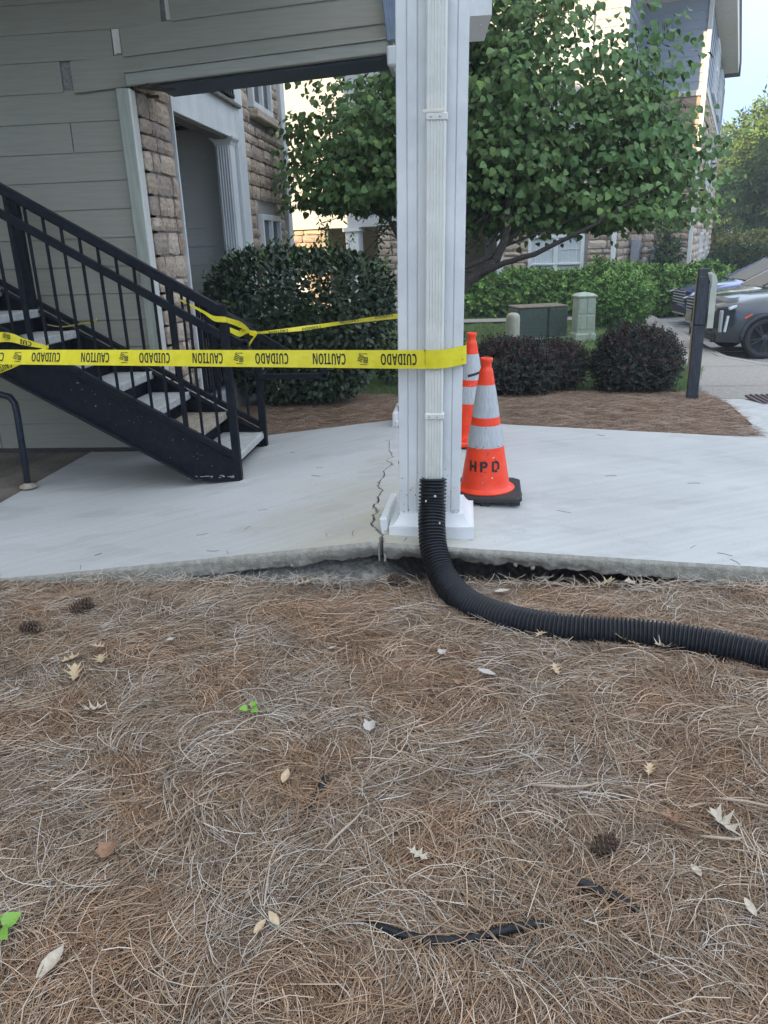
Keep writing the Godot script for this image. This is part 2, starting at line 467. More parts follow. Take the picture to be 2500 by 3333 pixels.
func setting() -> void:
	# the ground: one sheet to the horizon, hollow under the walkway
	var xs := [-400.0, -150.0, -60.0, -25.0, -14.0] + span(-9.0, 9.0, 36) + [14.0, 25.0, 60.0, 150.0, 400.0]
	var zs := [-500.0, -200.0, -90.0, -60.0] + span(-40.0, -6.0, 68) + span(-5.6, -2.9, 6) + [-2.0, 0.0, 3.0, 8.0, 20.0, 60.0]
	var o := sheet("ground", xs, zs, func(x, z):
		var y: float = g(z) - 0.03 + (0.03 * nz.get_noise_2d(x * 0.6, z * 0.6) - 0.01 if z < -6.8 else 0.0)
		if x > 4.4 and z > -30.0 and z < -5.0: y -= 0.3
		if z > -5.6: y -= 0.09
		if z > -5.5 and z < -3.15 and x > -8.0 and x < 6.5: y = -0.34
		return y, M.lawn)
	tag(o, "grassy ground sloping down from the walkway to the far apartment building", "ground")
	# the straw bed in the foreground, a brown sheet under the needles
	o = sheet("straw_bed", span(-4.0, 4.0, 100), span(-3.13, 3.0, 90), func(x, z): return straw_y(x, z) - 0.012, M.dirt)
	tag(o, "brown bed of dead pine needles in front of the walkway", "planting bed")
	# soil washed out below the slab edge
	o = sheet("eroded_soil", span(-2.4, 2.4, 160), span(-4.1, -3.02, 36), func(x, z):
		var d: float = -3.06 - z
		var left: float = clamp((-0.12 - x) / 0.25, 0.0, 1.0)
		var deep: float = lerp(-0.05 - 0.5 * clamp(d, 0.0, 0.35), 0.012 + 0.36 * clamp(d, 0.0, 0.2), left)
		var hollow: float = clamp(1.0 - abs(x + 0.1) / 1.15, 0.0, 1.0)
		var y: float = lerp(slab_y(x, z) - 0.07, deep, smoothstep(0.0, 0.28, hollow))
		if d < 0.05: y = lerp(0.0, y, clamp(d / 0.05, 0.0, 1.0))
		y += 0.016 * nz.get_noise_2d(x * 22.0, z * 30.0) + 0.02 * nz.get_noise_2d(x * 7.0, z * 12.0)
		if d > 0.55: y = lerp(y, slab_y(x, z) - 0.1, clamp((d - 0.55) / 0.4, 0.0, 1.0))
		return min(y, slab_y(x, z) - 0.055), M.soil)
	tag(o, "grey soil and clods washed out under the lifted edge of the walkway", "soil")
	# the mulched bed behind the walkway
	o = sheet("mulch_bed", span(-2.9, 2.6, 55), span(-8.3, -5.57, 26), func(x, z): return g(z) + 0.008 * nz.get_noise_2d(x * 6.0, z * 6.0), M.dirt, false,
		func(x, z): return in_bed(x, z))
	tag(o, "brown pine straw bed behind the walkway under the shrubs", "planting bed")
	# pavements and the car park
	o = strip("pavement", [[1.70, 9.0, -5.602], [2.205, 9.0, -6.02], [2.33, 9.0, -7.25]], 0.032, M.path_new)
	tag(o, "pale smooth concrete pavement between walkway and drain grate", "pavement")
	o = strip("sidewalk", [[2.335, 4.1, -7.256], [2.43, 4.2, -8.3], [3.22, 4.45, -11.65], [3.84, 4.75, -15.9], [4.2, 5.03, -19.9], [4.42, 5.25, -23.4]], 0.028, M.path)
	tag(o, "older tan concrete sidewalk running past the parked cars", "sidewalk")
	var b := MB.new()
	for r in [[2.335, 6.0, -7.26, -7.245], [2.5, 4.2, -8.62, -8.60], [3.3, 4.5, -11.9, -11.87], [3.88, 4.8, -16.2, -16.17]]:
		var z0: float = r[2]
		var z1: float = r[3]
		b.quad(Vector3(r[0], g(z0) + 0.036, z0), Vector3(r[1], g(z0) + 0.036, z0), Vector3(r[1], g(z1) + 0.036, z1), Vector3(r[0], g(z1) + 0.036, z1))
	put("pavement_joint", b.done(), flat(lin(0.1, 0.09, 0.08), 0.9), o)
	o = strip("parking_lot", [[4.1, 40.0, -6.0], [4.1, 40.0, -7.2], [4.2, 40.0, -8.3], [4.45, 40.0, -11.65], [4.75, 40.0, -15.9], [5.03, 40.0, -19.9], [5.25, 40.0, -23.4], [5.7, 40.0, -30.0]], -0.09, M.lot)
	tag(o, "grey concrete car park with white stall lines", "car park")
	b = MB.new()
	for z in [-13.55, -16.35, -19.15, -21.95]:
		b.quad(Vector3(4.6 - (z + 13.5) * 0.066, g(z - 0.05) - 0.085, z - 0.05), Vector3(10.0, g(z - 0.05) - 0.085, z - 0.05), Vector3(10.0, g(z + 0.05) - 0.085, z + 0.05), Vector3(4.6 - (z + 13.5) * 0.066, g(z + 0.05) - 0.085, z + 0.05))
	put("stall_line", b.done(), M.paint, o)
	# the kerb between them: a real step
	b = MB.new()
	var k := [[4.1, -7.2], [4.2, -8.3], [4.45, -11.65], [4.75, -15.9], [5.03, -19.9], [5.25, -23.4]]
	for i in k.size() - 1:
		var m := 8
		for j in m:
			var z0: float = lerp(float(k[i][1]), float(k[i + 1][1]), float(j) / m)
			var z1: float = lerp(float(k[i][1]), float(k[i + 1][1]), float(j + 1) / m)
			var x0: float = lerp(float(k[i][0]), float(k[i + 1][0]), float(j) / m)
			var x1: float = lerp(float(k[i][0]), float(k[i + 1][0]), float(j + 1) / m)
			var a := Vector3(x0, g(z0) + 0.031, z0)
			var c := Vector3(x1, g(z1) + 0.031, z1)
			var w := Vector3(0.15, 0, 0)
			b.quad(c, c + w, a + w, a)
			b.quad(c + w, c + w + Vector3(0.01, -0.12, 0), a + w + Vector3(0.01, -0.12, 0), a + w)
	o = put("kerb", b.done(), stuff(lin(0.25, 0.24, 0.22), lin(0.38, 0.37, 0.34), 0.95, 0.04, Vector3.ONE, 1.5, 0.14, 81))
	tag(o, "concrete kerb along the front of the parking stalls", "kerb", "", "structure")
	o = strip("far_path", [[-12.0, 4.3, -22.5], [-12.0, 4.4, -23.5]], 0.03, M.path)
	tag(o, "narrow concrete path across the far lawn", "path")
	o = strip("far_mulch", [[-0.9, 6.4, -26.6], [-0.9, 6.4, -28.4]], 0.03, M.dirt)
	tag(o, "mulched strip under the far hedge", "planting bed")

func in_bed(x: float, z: float) -> bool:
	var right := 2.24 + (-6.0 - z) * 0.1
	if x > right: return false
	var back := -8.05 - 0.15 * sin(x * 2.3) - 0.1 * sin(x * 5.1)
	if x < -1.1: back += 0.25
	return z > back

var stone_meshes := []
func make_stones() -> void:
	for v in 9:
		var b := MB.new(false)
		var nx := 5
		var ny := 4
		var grid := []
		for j in ny:
			var row := []
			for i in nx:
				var u := float(i) / (nx - 1) - 0.5
				var w := float(j) / (ny - 1) - 0.5
				var edge: bool = i == 0 or j == 0 or i == nx - 1 or j == ny - 1
				var corner: bool = (i == 0 or i == nx - 1) and (j == 0 or j == ny - 1)
				var z := rf(0.45, 0.75) if edge else rf(0.72, 1.0)
				var k := 0.93 if corner else 1.0
				row.append(Vector3(u * k + rf(-0.022, 0.022), w * k + rf(-0.03, 0.03), z))
			grid.append(row)
		for j in ny - 1:
			for i in nx - 1:
				b.quad(grid[j + 1][i], grid[j + 1][i + 1], grid[j][i + 1], grid[j][i])
		var rim := []
		for i in nx: rim.append(grid[0][i])
		for j in range(1, ny): rim.append(grid[j][nx - 1])
		for i in range(nx - 2, -1, -1): rim.append(grid[ny - 1][i])
		for j in range(ny - 2, 0, -1): rim.append(grid[j][0])
		for i in rim.size():
			var p: Vector3 = rim[i]
			var q: Vector3 = rim[(i + 1) % rim.size()]
			b.quad(p, q, Vector3(q.x, q.y, -0.3), Vector3(p.x, p.y, -0.3))
		stone_meshes.append(b.done())

# coursed stone on a wall: f maps (along, up, out) into the parent; holes are Rect2 in (along, up)
func stones(parent: Node, f: Transform3D, w: float, y0: float, y1: float, holes: Array, ch: Vector2, cw: Vector2, deep: float, budget: int, rest: Dictionary, sees = null) -> int:
	if stone_meshes.is_empty(): make_stones()
	var y := y0
	var made := 0
	while y < y1 - 0.04:
		var h: float = min(rf(ch.x, ch.y), y1 - y)
		if y1 - y - h < 0.06: h = y1 - y
		var x := 0.0
		while x < w - 0.02:
			var l: float = min(rf(cw.x, cw.y), w - x)
			if w - x - l < 0.09: l = w - x
			var cut: bool = false
			for r in holes:
				if r.intersects(Rect2(x + 0.01, y + 0.01, l - 0.02, h - 0.02)):
					cut = true
					# trim the stone at the opening
					if x < r.position.x and r.position.x - x > 0.07:
						l = r.position.x - x
						cut = false
					elif r.end.x < x + l and x + l - r.end.x > 0.05 and r.end.x > x:
						var nx: float = r.end.x
						l = x + l - nx
						x = nx
						cut = false
					else:
						l = max(r.end.x - x, 0.05) if r.end.x > x else l
					break
			if not cut:
				var gap := 0.016 if deep < 0.07 else 0.03
				var t := f * Transform3D(Basis.from_scale(Vector3(l - gap, h - gap, deep * rf(0.75, 1.2))), Vector3(x + l / 2, y + h / 2, 0.0))
				var vis: bool = sees == null or sees.call(x + l / 2, y + h / 2)
				if made < budget and vis:
					put("stone", stone_meshes[rng.randi() % 9], M.stone[rng.randi() % 6], parent, t)
					made += 1
				else:
					var key: int = rng.randi() % 2
					if not rest.has(key): rest[key] = []
					rest[key].append(t)
			x += l
		y += h
	return made

# lapped boards on a wall between the heights in ys
func boards(parent: Node, f: Transform3D, ys: Array, segs: Callable, mat: Material, lap := 0.008) -> void:
	for i in ys.size() - 1:
		var y0: float = ys[i]
		var y1: float = ys[i + 1]
		for s in segs.call(i, y0, y1):
			var a: float = s[0]
			var b: float = s[1]
			var m := MB.new()
			var tilt := Transform3D(Basis(Vector3.RIGHT, -lap / (y1 - y0)), Vector3((a + b) / 2, (y0 + y1) / 2, 0.010))
			m.box(Vector3(0, 0.006, 0), Vector3(b - a - 0.003, y1 - y0 + 0.012, 0.009), 0.002, f * tilt)
			put("siding_board", m.done(), mat, parent)

func near_building() -> void:
	var t := thing("apartment_building", Vector3.ZERO, "near apartment building with grey-green siding, stone pillar and broken boards above the stairs", "building")
	# ---- wall behind the stairs
	var wall := bx("wall", t, Vector3(-4.6, 1.55, -5.60), Vector3(4.84, 3.3, 0.18), M.underlay, 0.0)
	bx("dark_gap_strip", wall, Vector3(-4.6, -0.01, -5.50), Vector3(4.80, 0.09, 0.02), M.wood_dark, 0.0)  # dark strip painted in for the shaded gap below the lowest board
	var ys := [0.03, 0.22, 0.41, 0.6, 0.785, 0.975, 1.16, 1.345, 1.535, 1.72, 1.9, 2.08, 2.265, 2.445, 2.627, 2.79, 2.955, 3.12]
	var ends := {13: -2.63, 14: -2.255, 15: -1.911, 16: -1.55}
	boards(wall, Transform3D(Basis(), Vector3(0, 0, -5.505)), ys, func(i, _a, _b):
		var e: float = ends.get(i, -2.256)
		if i == 0: return [[-7.0, -3.56], [-3.557, e]]
		if i == 11: return [[-7.0, -2.622], [-2.619, e]]
		if i % 3 == 1: return [[-7.0, -4.4], [-4.397, e]]
		return [[-7.0, e]], M.siding)
	# ---- the shifted part above the beam, turned upwards to the right
	var tiltz := deg_to_rad(3.2)
	var gable := bx("gable", t, Vector3(-1.32, 2.98, -5.60), Vector3(1.72, 0.7, 0.17), M.underlay, 0.0)
	for r in [[-2.548, 2.433, 0.181, 2.12], [-2.186, 2.624, 0.163, 1.74], [-1.841, 2.805, 0.17, 1.39], [-1.5, 2.985, 0.17, 1.05]]:
		var b := MB.new()
		var f := Transform3D(Basis(Vector3.BACK, tiltz), Vector3(r[0], r[1], -5.475)) * Transform3D(Basis(Vector3.RIGHT, -0.07), Vector3.ZERO)
		b.box(Vector3(r[3] / 2, r[2] / 2 + 0.004, 0.0), Vector3(r[3], r[2] + 0.006, 0.010), 0.002, f)
		put("siding_board", b.done(), M.siding, gable)
	for r in [[-2.21, 2.638, 0.05], [-1.87, 2.803, 0.05], [-2.49, 2.613, 0.13], [-1.53, 2.97, 0.05]]:
		bx("lath", gable, Vector3(r[0], r[1], -5.492), Vector3(r[2], 0.028, 0.012), M.lath, 0.002)
	bx("backing_strip", gable, Vector3(-2.225, 2.72, -5.497), Vector3(0.05, 0.15, 0.008), M.fascia, 0.001)
	bx("backing_strip", gable, Vector3(-1.862, 2.90, -5.497), Vector3(0.035, 0.16, 0.008), M.fascia, 0.001)
	# ---- beam over the opening
	var f := Transform3D(Basis(Vector3.BACK, deg_to_rad(3.3)), Vector3(-2.174, 2.452, -5.45))
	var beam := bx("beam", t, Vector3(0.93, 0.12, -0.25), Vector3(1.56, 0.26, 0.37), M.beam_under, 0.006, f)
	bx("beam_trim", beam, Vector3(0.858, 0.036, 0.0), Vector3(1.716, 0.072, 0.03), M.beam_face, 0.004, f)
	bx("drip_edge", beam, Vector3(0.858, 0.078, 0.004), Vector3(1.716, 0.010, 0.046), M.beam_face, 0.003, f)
	var b := MB.new()
	b.box(Vector3(0.06, -0.004, -0.16), Vector3(0.10, 0.02, 0.24), 0.003, f * Transform3D(Basis(Vector3.UP, -0.5), Vector3(0.03, 0, 0)))
	b.box(Vector3(0.1, -0.012, -0.3), Vector3(0.16, 0.012, 0.05), 0.003, f * Transform3D(Basis(Vector3.UP, 0.3), Vector3.ZERO))
	put("splintered_sheathing", b.done(), M.wood_dark, beam)
	# ---- corner boards
	var cb := bx("corner_board", t, Vector3(0, 1.215, 0), Vector3(0.085, 2.46, 0.035), M.trim, 0.006, Transform3D(Basis(), Vector3(-2.214, 0.0, -5.462)))
	bx("corner_edge", cb, Vector3(-2.166, 1.22, -5.492), Vector3(0.012, 2.44, 0.085), M.offwhite, 0.002)
	bx("corner_board", t, Vector3(0.075, 0.33, 0.0), Vector3(0.15, 0.66, 0.04), M.board_blue, 0.004, Transform3D(Basis(Vector3.BACK, deg_to_rad(6.0)), Vector3(-0.468, 2.61, -5.43)))
	# ---- stone pillar facing the lawn
	var pillar := bx("stone_pillar", t, Vector3(-2.32, 1.3, -5.84), Vector3(0.28, 2.75, 0.62), M.mortar, 0.0)
	var rest := {}
	var side := Transform3D(Basis(Vector3(0, 0, -1), Vector3(0, 1, 0), Vector3(1, 0, 0)), Vector3(-2.18, 0, -5.545))
	stones(pillar, side, 0.60, -0.05, 2.70, [], Vector2(0.09, 0.165), Vector2(0.12, 0.31), 0.048, 200, rest)
	bx("edge_trim", pillar, Vector3(-2.165, 1.35, -6.165), Vector3(0.06, 2.7, 0.022), M.white, 0.003)
	# ---- the recessed patio
	var patio := bx("patio_slab", t, Vector3(-3.1, 0.02, -7.02), Vector3(2.0, 0.46, 1.86), M.path_new, 0.012)
	bx("patio_wall", patio, Vector3(-3.98, 1.3, -7.0), Vector3(0.14, 2.6, 2.0), M.siding2, 0.0)
	var far_side := bx("side_wall", t, Vector3(-3.15, 1.35, -8.06), Vector3(1.8, 2.7, 0.18), M.siding2, 0.0)
	var py := []
	for i in 14: py.append(0.25 + 0.174 * i)
	boards(far_side, Transform3D(Basis(), Vector3(0, 0, -7.962)), py, func(_i, _a, _b): return [[-3.95, -2.27]], M.siding2)
	var deck := bx("balcony_deck", t, Vector3(-3.1, 2.78, -7.06), Vector3(1.75, 0.12, 1.84), M.wood_dark, 0.0)
	for i in 7:
		bx("joist", deck, Vector3(-3.1, 2.62, -6.3 - 0.26 * i), Vector3(1.7, 0.2, 0.045), M.wood_dark, 0.003)
	bx("fascia", deck, Vector3(-2.165, 2.56, -7.11), Vector3(0.03, 0.28, 1.86), M.white, 0.003)
	bx("deck_beam", deck, Vector3(-2.245, 2.50, -7.11), Vector3(0.12, 0.19, 1.86), M.wood_grey, 0.004)
	bx("deck_edge", deck, Vector3(-2.15, 2.712, -7.11), Vector3(0.09, 0.03, 1.86), M.wood_grey, 0.004)
	# balcony rail above, patio rail below
	for r in [[2.78, 3.7, -6.25, -7.9, "balcony_rail"], [0.30, 1.035, -6.19, -7.72, "patio_rail"]]:
		var rail := thing_part(r[4], t)
		for q in 2:
			b = MB.new()
			b.bar(Vector3(-2.14, r[q], r[2]), Vector3(-2.14, r[q], r[3]), 0.033, 0.035)
			put("rail_bar", b.done(), M.steel, rail)
		var n := int((r[2] - r[3]) / 0.075)
		var bm := MB.new()
		bm.box(Vector3.ZERO, Vector3(0.014, r[1] - r[0], 0.014), 0.002)
		var mesh := bm.done()
		for i in n + 1:
			put("baluster", mesh, M.steel, rail, Transform3D(Basis(), Vector3(-2.14, (r[0] + r[1]) / 2, r[2] - (r[2] - r[3]) * i / n)))
	# fluted post of the patio
	var post := thing_part("patio_post", t)
	bx("shaft", post, Vector3(-2.245, 1.31, -7.83), Vector3(0.15, 2.16, 0.15), M.white, 0.006)
	for i in 5:
		bx("flute", post, Vector3(-2.295 + 0.025 * i, 1.33, -7.752), Vector3(0.012, 2.05, 0.012), M.white, 0.004)
	b = MB.new()
	b.loft([sq(-2.245, 2.36, -7.83, 0.078), sq(-2.245, 2.385, -7.83, 0.085), sq(-2.245, 2.41, -7.83, 0.115), sq(-2.245, 2.43, -7.83, 0.118)])
	put("capital", b.done(), M.white, post)
	# ---- facade beyond the patio
	var fac := bx("stone_facade", t, Vector3(-2.6, 1.6, -9.05), Vector3(0.82, 3.9, 1.78), M.mortar, 0.0)
	var hl := Rect2(0.385, 0.75, 0.85, 1.03)
	var hu := Rect2(0.385, 2.80, 0.85, 1.3)
	side = Transform3D(Basis(Vector3(0, 0, -1), Vector3(0, 1, 0), Vector3(1, 0, 0)), Vector3(-2.188, 0, -8.215))
	stones(fac, side, 1.70, -0.2, 3.5, [hl, hu, Rect2(0.33, 2.69, 1.0, 0.11)], Vector2(0.09, 0.16), Vector2(0.12, 0.33), 0.045, 300, rest)
	bx("window_sill", fac, Vector3(-2.13, 2.745, -9.05), Vector3(0.12, 0.085, 0.98), M.stone[3], 0.01)
	for r in [[0.75, 1.03, "window", M.glass], [2.80, 1.3, "window", M.shutter]]:
		var yc: float = r[0] + r[1] / 2
		b = MB.new()
		for q in [[-0.40, 0.05], [0.40, 0.05], [0.0, 0.045]]:
			b.box(Vector3(-2.15, yc, -9.025 - q[0]), Vector3(0.06, r[1], q[1]), 0.004)
		for q in [r[0] + 0.03, r[0] + r[1] - 0.03]:
			b.box(Vector3(-2.148, q, -9.025), Vector3(0.06, 0.06, 0.85), 0.004)
		var win := put(r[2], b.done(), M.white, fac)
		for q in [-0.2, 0.2]:
			bx("pane", win, Vector3(-2.168, yc, -9.025 - q), Vector3(0.012, r[1] - 0.1, 0.36), r[3], 0.0)
	bx("corner_board", t, Vector3(-2.165, 1.7, -8.07), Vector3(0.05, 3.8, 0.27), M.white, 0.004)
	bx("siding_strip", t, Vector3(-2.25, 1.35, -7.94), Vector3(0.12, 2.5, 0.03), M.siding2, 0.002)
	bx("corner_board", t, Vector3(-2.17, 1.7, -10.04), Vector3(0.09, 3.9, 0.22), M.white, 0.006)
	# ---- the mass of the house: upper floors over the porch and wings out of view, some added to block sun
	bx("upper_floor", t, Vector3(-5.6, 6.72, -5.42), Vector3(10.2, 6.9, 0.34), M.siding, 0.0, Transform3D())
	bx("upper_floor", t, Vector3(-5.6, 7.7, -4.92), Vector3(10.2, 3.9, 0.6), M.siding, 0.0)
	bx("upper_floor", t, Vector3(-7.1, 6.6, -7.8), Vector3(9.6, 6.0, 4.5), M.siding, 0.0)
	bx("porch_ceiling", t, Vector3(-4.3, 3.42, -4.65), Vector3(6.6, 0.1, 1.25), M.siding2, 0.0)
	bx("unseen_wing", t, Vector3(-8.1, 4.7, -16.0), Vector3(2.8, 9.8, 12.2), M.siding, 0.0)  # unseen wing, added and sized to shade the lawn behind the walkway
	bx("unseen_wing", t, Vector3(-8.2, 4.7, -7.8), Vector3(8.0, 9.8, 4.4), M.siding, 0.0)
	bx("sun_block_wing", t, Vector3(-13.6, 4.8, 4.0), Vector3(8.0, 9.8, 19.0), M.siding, 0.0)  # unseen block, added to keep direct sun off walkway and straw
	bx("roof", t, Vector3(-6.6, 9.9, -7.4), Vector3(13.6, 0.4, 5.8), M.roof, 0.0)
	bx("porch_beam", t, Vector3(-0.14, 5.72, -4.1), Vector3(0.3, 0.3, 1.9), M.white, 0.01)
	# boxed end of the eave seen to the right of the column
	b = MB.new()
	b.loft([PackedVector3Array([Vector3(-0.3, 2.46, -4.86), Vector3(0.115, 2.46, -4.86), Vector3(0.115, 2.9, -4.86), Vector3(-0.3, 2.9, -4.86)]),
		PackedVector3Array([Vector3(-0.3, 2.52, -4.60), Vector3(0.146, 2.52, -4.60), Vector3(0.146, 2.9, -4.60), Vector3(-0.3, 2.9, -4.60)])])
	var eave := put("eave_box", b.done(), M.white, t)
	for i in 2:
		bx("soffit_seam", eave, Vector3(0.03 + 0.06 * i, 2.484, -4.74), Vector3(0.006, 0.004, 0.22), M.fascia, 0.0, Transform3D(Basis(), Vector3.ZERO))

func thing_part(called: String, parent: Node) -> Node3D:
	var o := Node3D.new()
	o.name = numbered(parent, called)
	parent.add_child(o, true)
	return o

# a square ring of half-width h
func sq(x: float, y: float, z: float, h: float) -> PackedVector3Array:
	return PackedVector3Array([Vector3(x - h, y, z - h), Vector3(x + h, y, z - h), Vector3(x + h, y, z + h), Vector3(x - h, y, z + h)])

# the far apartment building: its own axes, x along the front, z towards the walkway
func far_building() -> void:
	var t := thing("apartment_building", Vector3(7.24, -0.75, -26.86), "far three storey apartment building, stone below grey lap siding, behind the big tree", "building", "", deg_to_rad(-18.0))
	var inv := t.transform.affine_inverse()
	var rest := {}
	# main masses
	bx("main_block", t, Vector3(-1.1, 4.6, -8.7), Vector3(2.0, 9.2, 17.2), M.mortar, 0.0)
	bx("front_block", t, Vector3(-3.6, 4.6, -3.0), Vector3(3.3, 9.2, 11.9), M.mortar, 0.0)
	bx("left_block", t, Vector3(-12.0, 4.6, -6.0), Vector3(14.0, 9.2, 12.0), M.tan_wall, 0.0)
	bx("floor_block", t, Vector3(-11.9, 6.0, 1.5), Vector3(13.2, 6.4, 3.1), M.pale_siding, 0.0)
	bx("roof", t, Vector3(-9.0, 9.5, -6.5), Vector3(19.3, 0.6, 21.0), M.roof, 0.0)
	var ys := []
	for i in 12: ys.append(6.28 + 0.232 * i)
	# grey front beside the corner
	var front := bx("grey_wall", t, Vector3(-0.95, 7.6, 0.02), Vector3(1.9, 2.7, 0.06), M.grey_siding, 0.0)
	boards(front, Transform3D(Basis(), Vector3(0, 0, 0.055)), ys, func(_i, _a, _b): return [[-1.9, -0.09]], M.grey_siding, 0.02)
	bx("fascia", front, Vector3(-0.95, 8.78, 0.16), Vector3(2.0, 0.17, 0.34), M.fascia, 0.01)
	bx("fascia", front, Vector3(-0.95, 8.95, 0.2), Vector3(2.0, 0.12, 0.5), M.fascia, 0.01)
	bx("band", front, Vector3(-0.95, 6.2, 0.09), Vector3(1.95, 0.15, 0.10), M.fascia, 0.01)
	# right-hand side of the house
	var side := Transform3D(Basis(Vector3(0, 0, -1), Vector3(0, 1, 0), Vector3(1, 0, 0)), Vector3(0, 0, 0))
	var sw := bx("side_wall", t, Vector3(-0.04, 7.6, -8.6), Vector3(0.06, 2.9, 17.1), M.grey_siding, 0.0)
	boards(sw, Transform3D(side.basis, Vector3(0.0, 0, 0)), ys + [9.06], func(_i, _a, _b): return [[0.1, 17.2]], M.grey_siding, 0.02)
	bx("band", sw, Vector3(0.03, 6.27, -8.6), Vector3(0.10, 0.17, 17.2), M.fascia, 0.01)
	bx("eave", t, Vector3(0.32, 9.0, -6.6), Vector3(0.62, 0.5, 13.0), M.fascia, 0.01)
	bx("corner_board", t, Vector3(-0.02, 4.3, 0.05), Vector3(0.13, 8.9, 0.14), M.offwhite, 0.01)
	bx("corner_board", t, Vector3(-0.04, 4.3, -17.2), Vector3(0.16, 8.9, 0.12), M.offwhite, 0.01)
	# flank of the projecting part and its front
	var flank := bx("flank_wall", t, Vector3(-1.95, 7.6, 1.52), Vector3(0.06, 2.9, 2.95), M.grey_siding, 0.0)
	boards(flank, Transform3D(side.basis, Vector3(-1.915, 0, 2.95)), ys, func(_i, _a, _b): return [[0.0, 2.85]], M.grey_siding, 0.02)
	var proj := bx("front_wall", t, Vector3(-3.63, 7.2, 2.98), Vector3(3.38, 5.4, 0.08), M.pale_siding, 0.0)
	var fy := []
	for i in 21: fy.append(4.6 + 0.215 * i)
	boards(proj, Transform3D(Basis(), Vector3(0, 0, 3.03)), fy, func(_i, a, _b): return [[-5.3, -3.95], [-2.82, -2.0]] if a > 6.7 and a < 8.3 else [[-5.3, -2.0]], M.pale_siding, 0.02)
	bx("corner_board", proj, Vector3(-1.98, 5.4, 3.02), Vector3(0.13, 8.4, 0.13), M.white, 0.01)
	# stone, ground and first floors: largest and nearest first
	var sf := bx("stone_front", t, Vector3(-0.98, 3.1, 0.0), Vector3(1.95, 6.2, 0.05), M.mortar, 0.0)
	var k := stones(sf, Transform3D(Basis(), Vector3(-1.93, 0, 0.03)), 1.86, 0.6, 6.12, [], Vector2(0.14, 0.24), Vector2(0.28, 0.62), 0.09, 170, rest)
	var sp := bx("stone_front", t, Vector3(-3.63, 2.3, 2.97), Vector3(3.36, 4.6, 0.06), M.mortar, 0.0)
	var hole := Rect2(0.80, 0.62, 1.78, 1.7)
	k = stones(sp, Transform3D(Basis(), Vector3(-5.31, 0, 3.01)), 3.28, 0.3, 4.5, [hole], Vector2(0.15, 0.26), Vector2(0.28, 0.62), 0.09, 90, rest, func(_x, y): return y > 0.9 and y < 2.6)
	var sl := bx("stone_front", t, Vector3(-8.15, 1.5, 2.97), Vector3(2.9, 3.0, 0.06), M.mortar, 0.0)
	k = stones(sl, Transform3D(Basis(), Vector3(-9.6, 0, 3.01)), 2.85, 0.0, 2.75, [], Vector2(0.16, 0.26), Vector2(0.3, 0.7), 0.09, 40, rest, func(x, y): return x < 1.2 and y > 0.4)
	var ss := bx("stone_side", t, Vector3(-0.03, 3.1, -8.6), Vector3(0.05, 6.2, 17.15), M.mortar, 0.0)
	var holes := []
	for wz in [[4.1, 6.4], [9.8, 12.1]]:
		for wy in [[0.9, 2.24], [3.72, 5.35]]:
			holes.append(Rect2(wz[0], wy[0], wz[1] - wz[0], wy[1] - wy[0]))
	k = stones(ss, Transform3D(side.basis, Vector3(-0.005, 0, -0.1)), 17.0, 0.3, 6.15, holes, Vector2(0.2, 0.3), Vector2(0.4, 0.9), 0.10, 60, rest, func(x, _y): return x < 4.0)
	var sg := bx("stone_flank", t, Vector3(-1.94, 3.0, 1.5), Vector3(0.05, 6.0, 2.95), M.mortar, 0.0)
	k = stones(sg, Transform3D(side.basis, Vector3(-1.915, 0, 2.9)), 2.8, 0.3, 6.1, [], Vector2(0.15, 0.26), Vector2(0.3, 0.7), 0.09, 60, rest, func(_x, y): return y < 2.6)
	for key in rest:
		var cols := []
		for q in rest[key]: cols.append(Color.WHITE)
		scatter("stonework", stone_meshes[key * 3], M.stone[key * 3], rest[key], cols, t)
	# windows on the side wall
	for wz in [[4.1, 6.4], [9.8, 12.1]]:
		for wy in [[0.9, 2.24], [3.72, 5.35], [6.75, 8.42]]:
			var zc: float = -(wz[0] + wz[1]) / 2 - 0.1
			var yc: float = (wy[0] + wy[1]) / 2
			var h: float = wy[1] - wy[0]
			var b := MB.new()
			for q in [-1.15, 0.0, 1.15]: b.box(Vector3(0.05, yc, zc + q), Vector3(0.12, h, 0.13), 0.01)
			for q in [-0.5, 0.0, 0.5]: b.box(Vector3(0.048, yc + q * (h - 0.1), zc), Vector3(0.12, 0.10, 2.3), 0.01)
			var win := put("window", b.done(), M.white, t)
			for q in [-0.58, 0.58]: bx("pane", win, Vector3(0.035, yc, zc + q), Vector3(0.02, h - 0.1, 1.05), M.glass, 0.0)
	# double window of the projecting front, and the one at the top
	for r in [[-4.51, -2.83, 0.62, 2.30, 3.05], [-3.92, -2.86, 6.75, 8.2, 3.05]]:
		var xc: float = (r[0] + r[1]) / 2
		var yc: float = (r[2] + r[3]) / 2
		var w: float = r[1] - r[0]
		var h: float = r[3] - r[2]
		var b := MB.new()
		for q in [-0.5, 0.5]: b.box(Vector3(xc + q * (w - 0.09), yc, r[4]), Vector3(0.10, h, 0.10), 0.01)
		b.box(Vector3(xc, yc, r[4]), Vector3(0.14 if w > 1.4 else 0.05, h, 0.09), 0.01)
		for q in [-0.5, 0.0, 0.5]: b.box(Vector3(xc, yc + q * (h - 0.09), r[4] + 0.002), Vector3(w, 0.09 if q != 0.0 else 0.06, 0.10), 0.01)
		var win := put("window", b.done(), M.white, t)
		for q in [-0.25, 0.25]: bx("pane", win, Vector3(xc + q * w, yc, r[4] - 0.03), Vector3(w / 2 - 0.08, h - 0.1, 0.02), M.curtain, 0.0)
		var n := 6 if w > 1.4 else 4
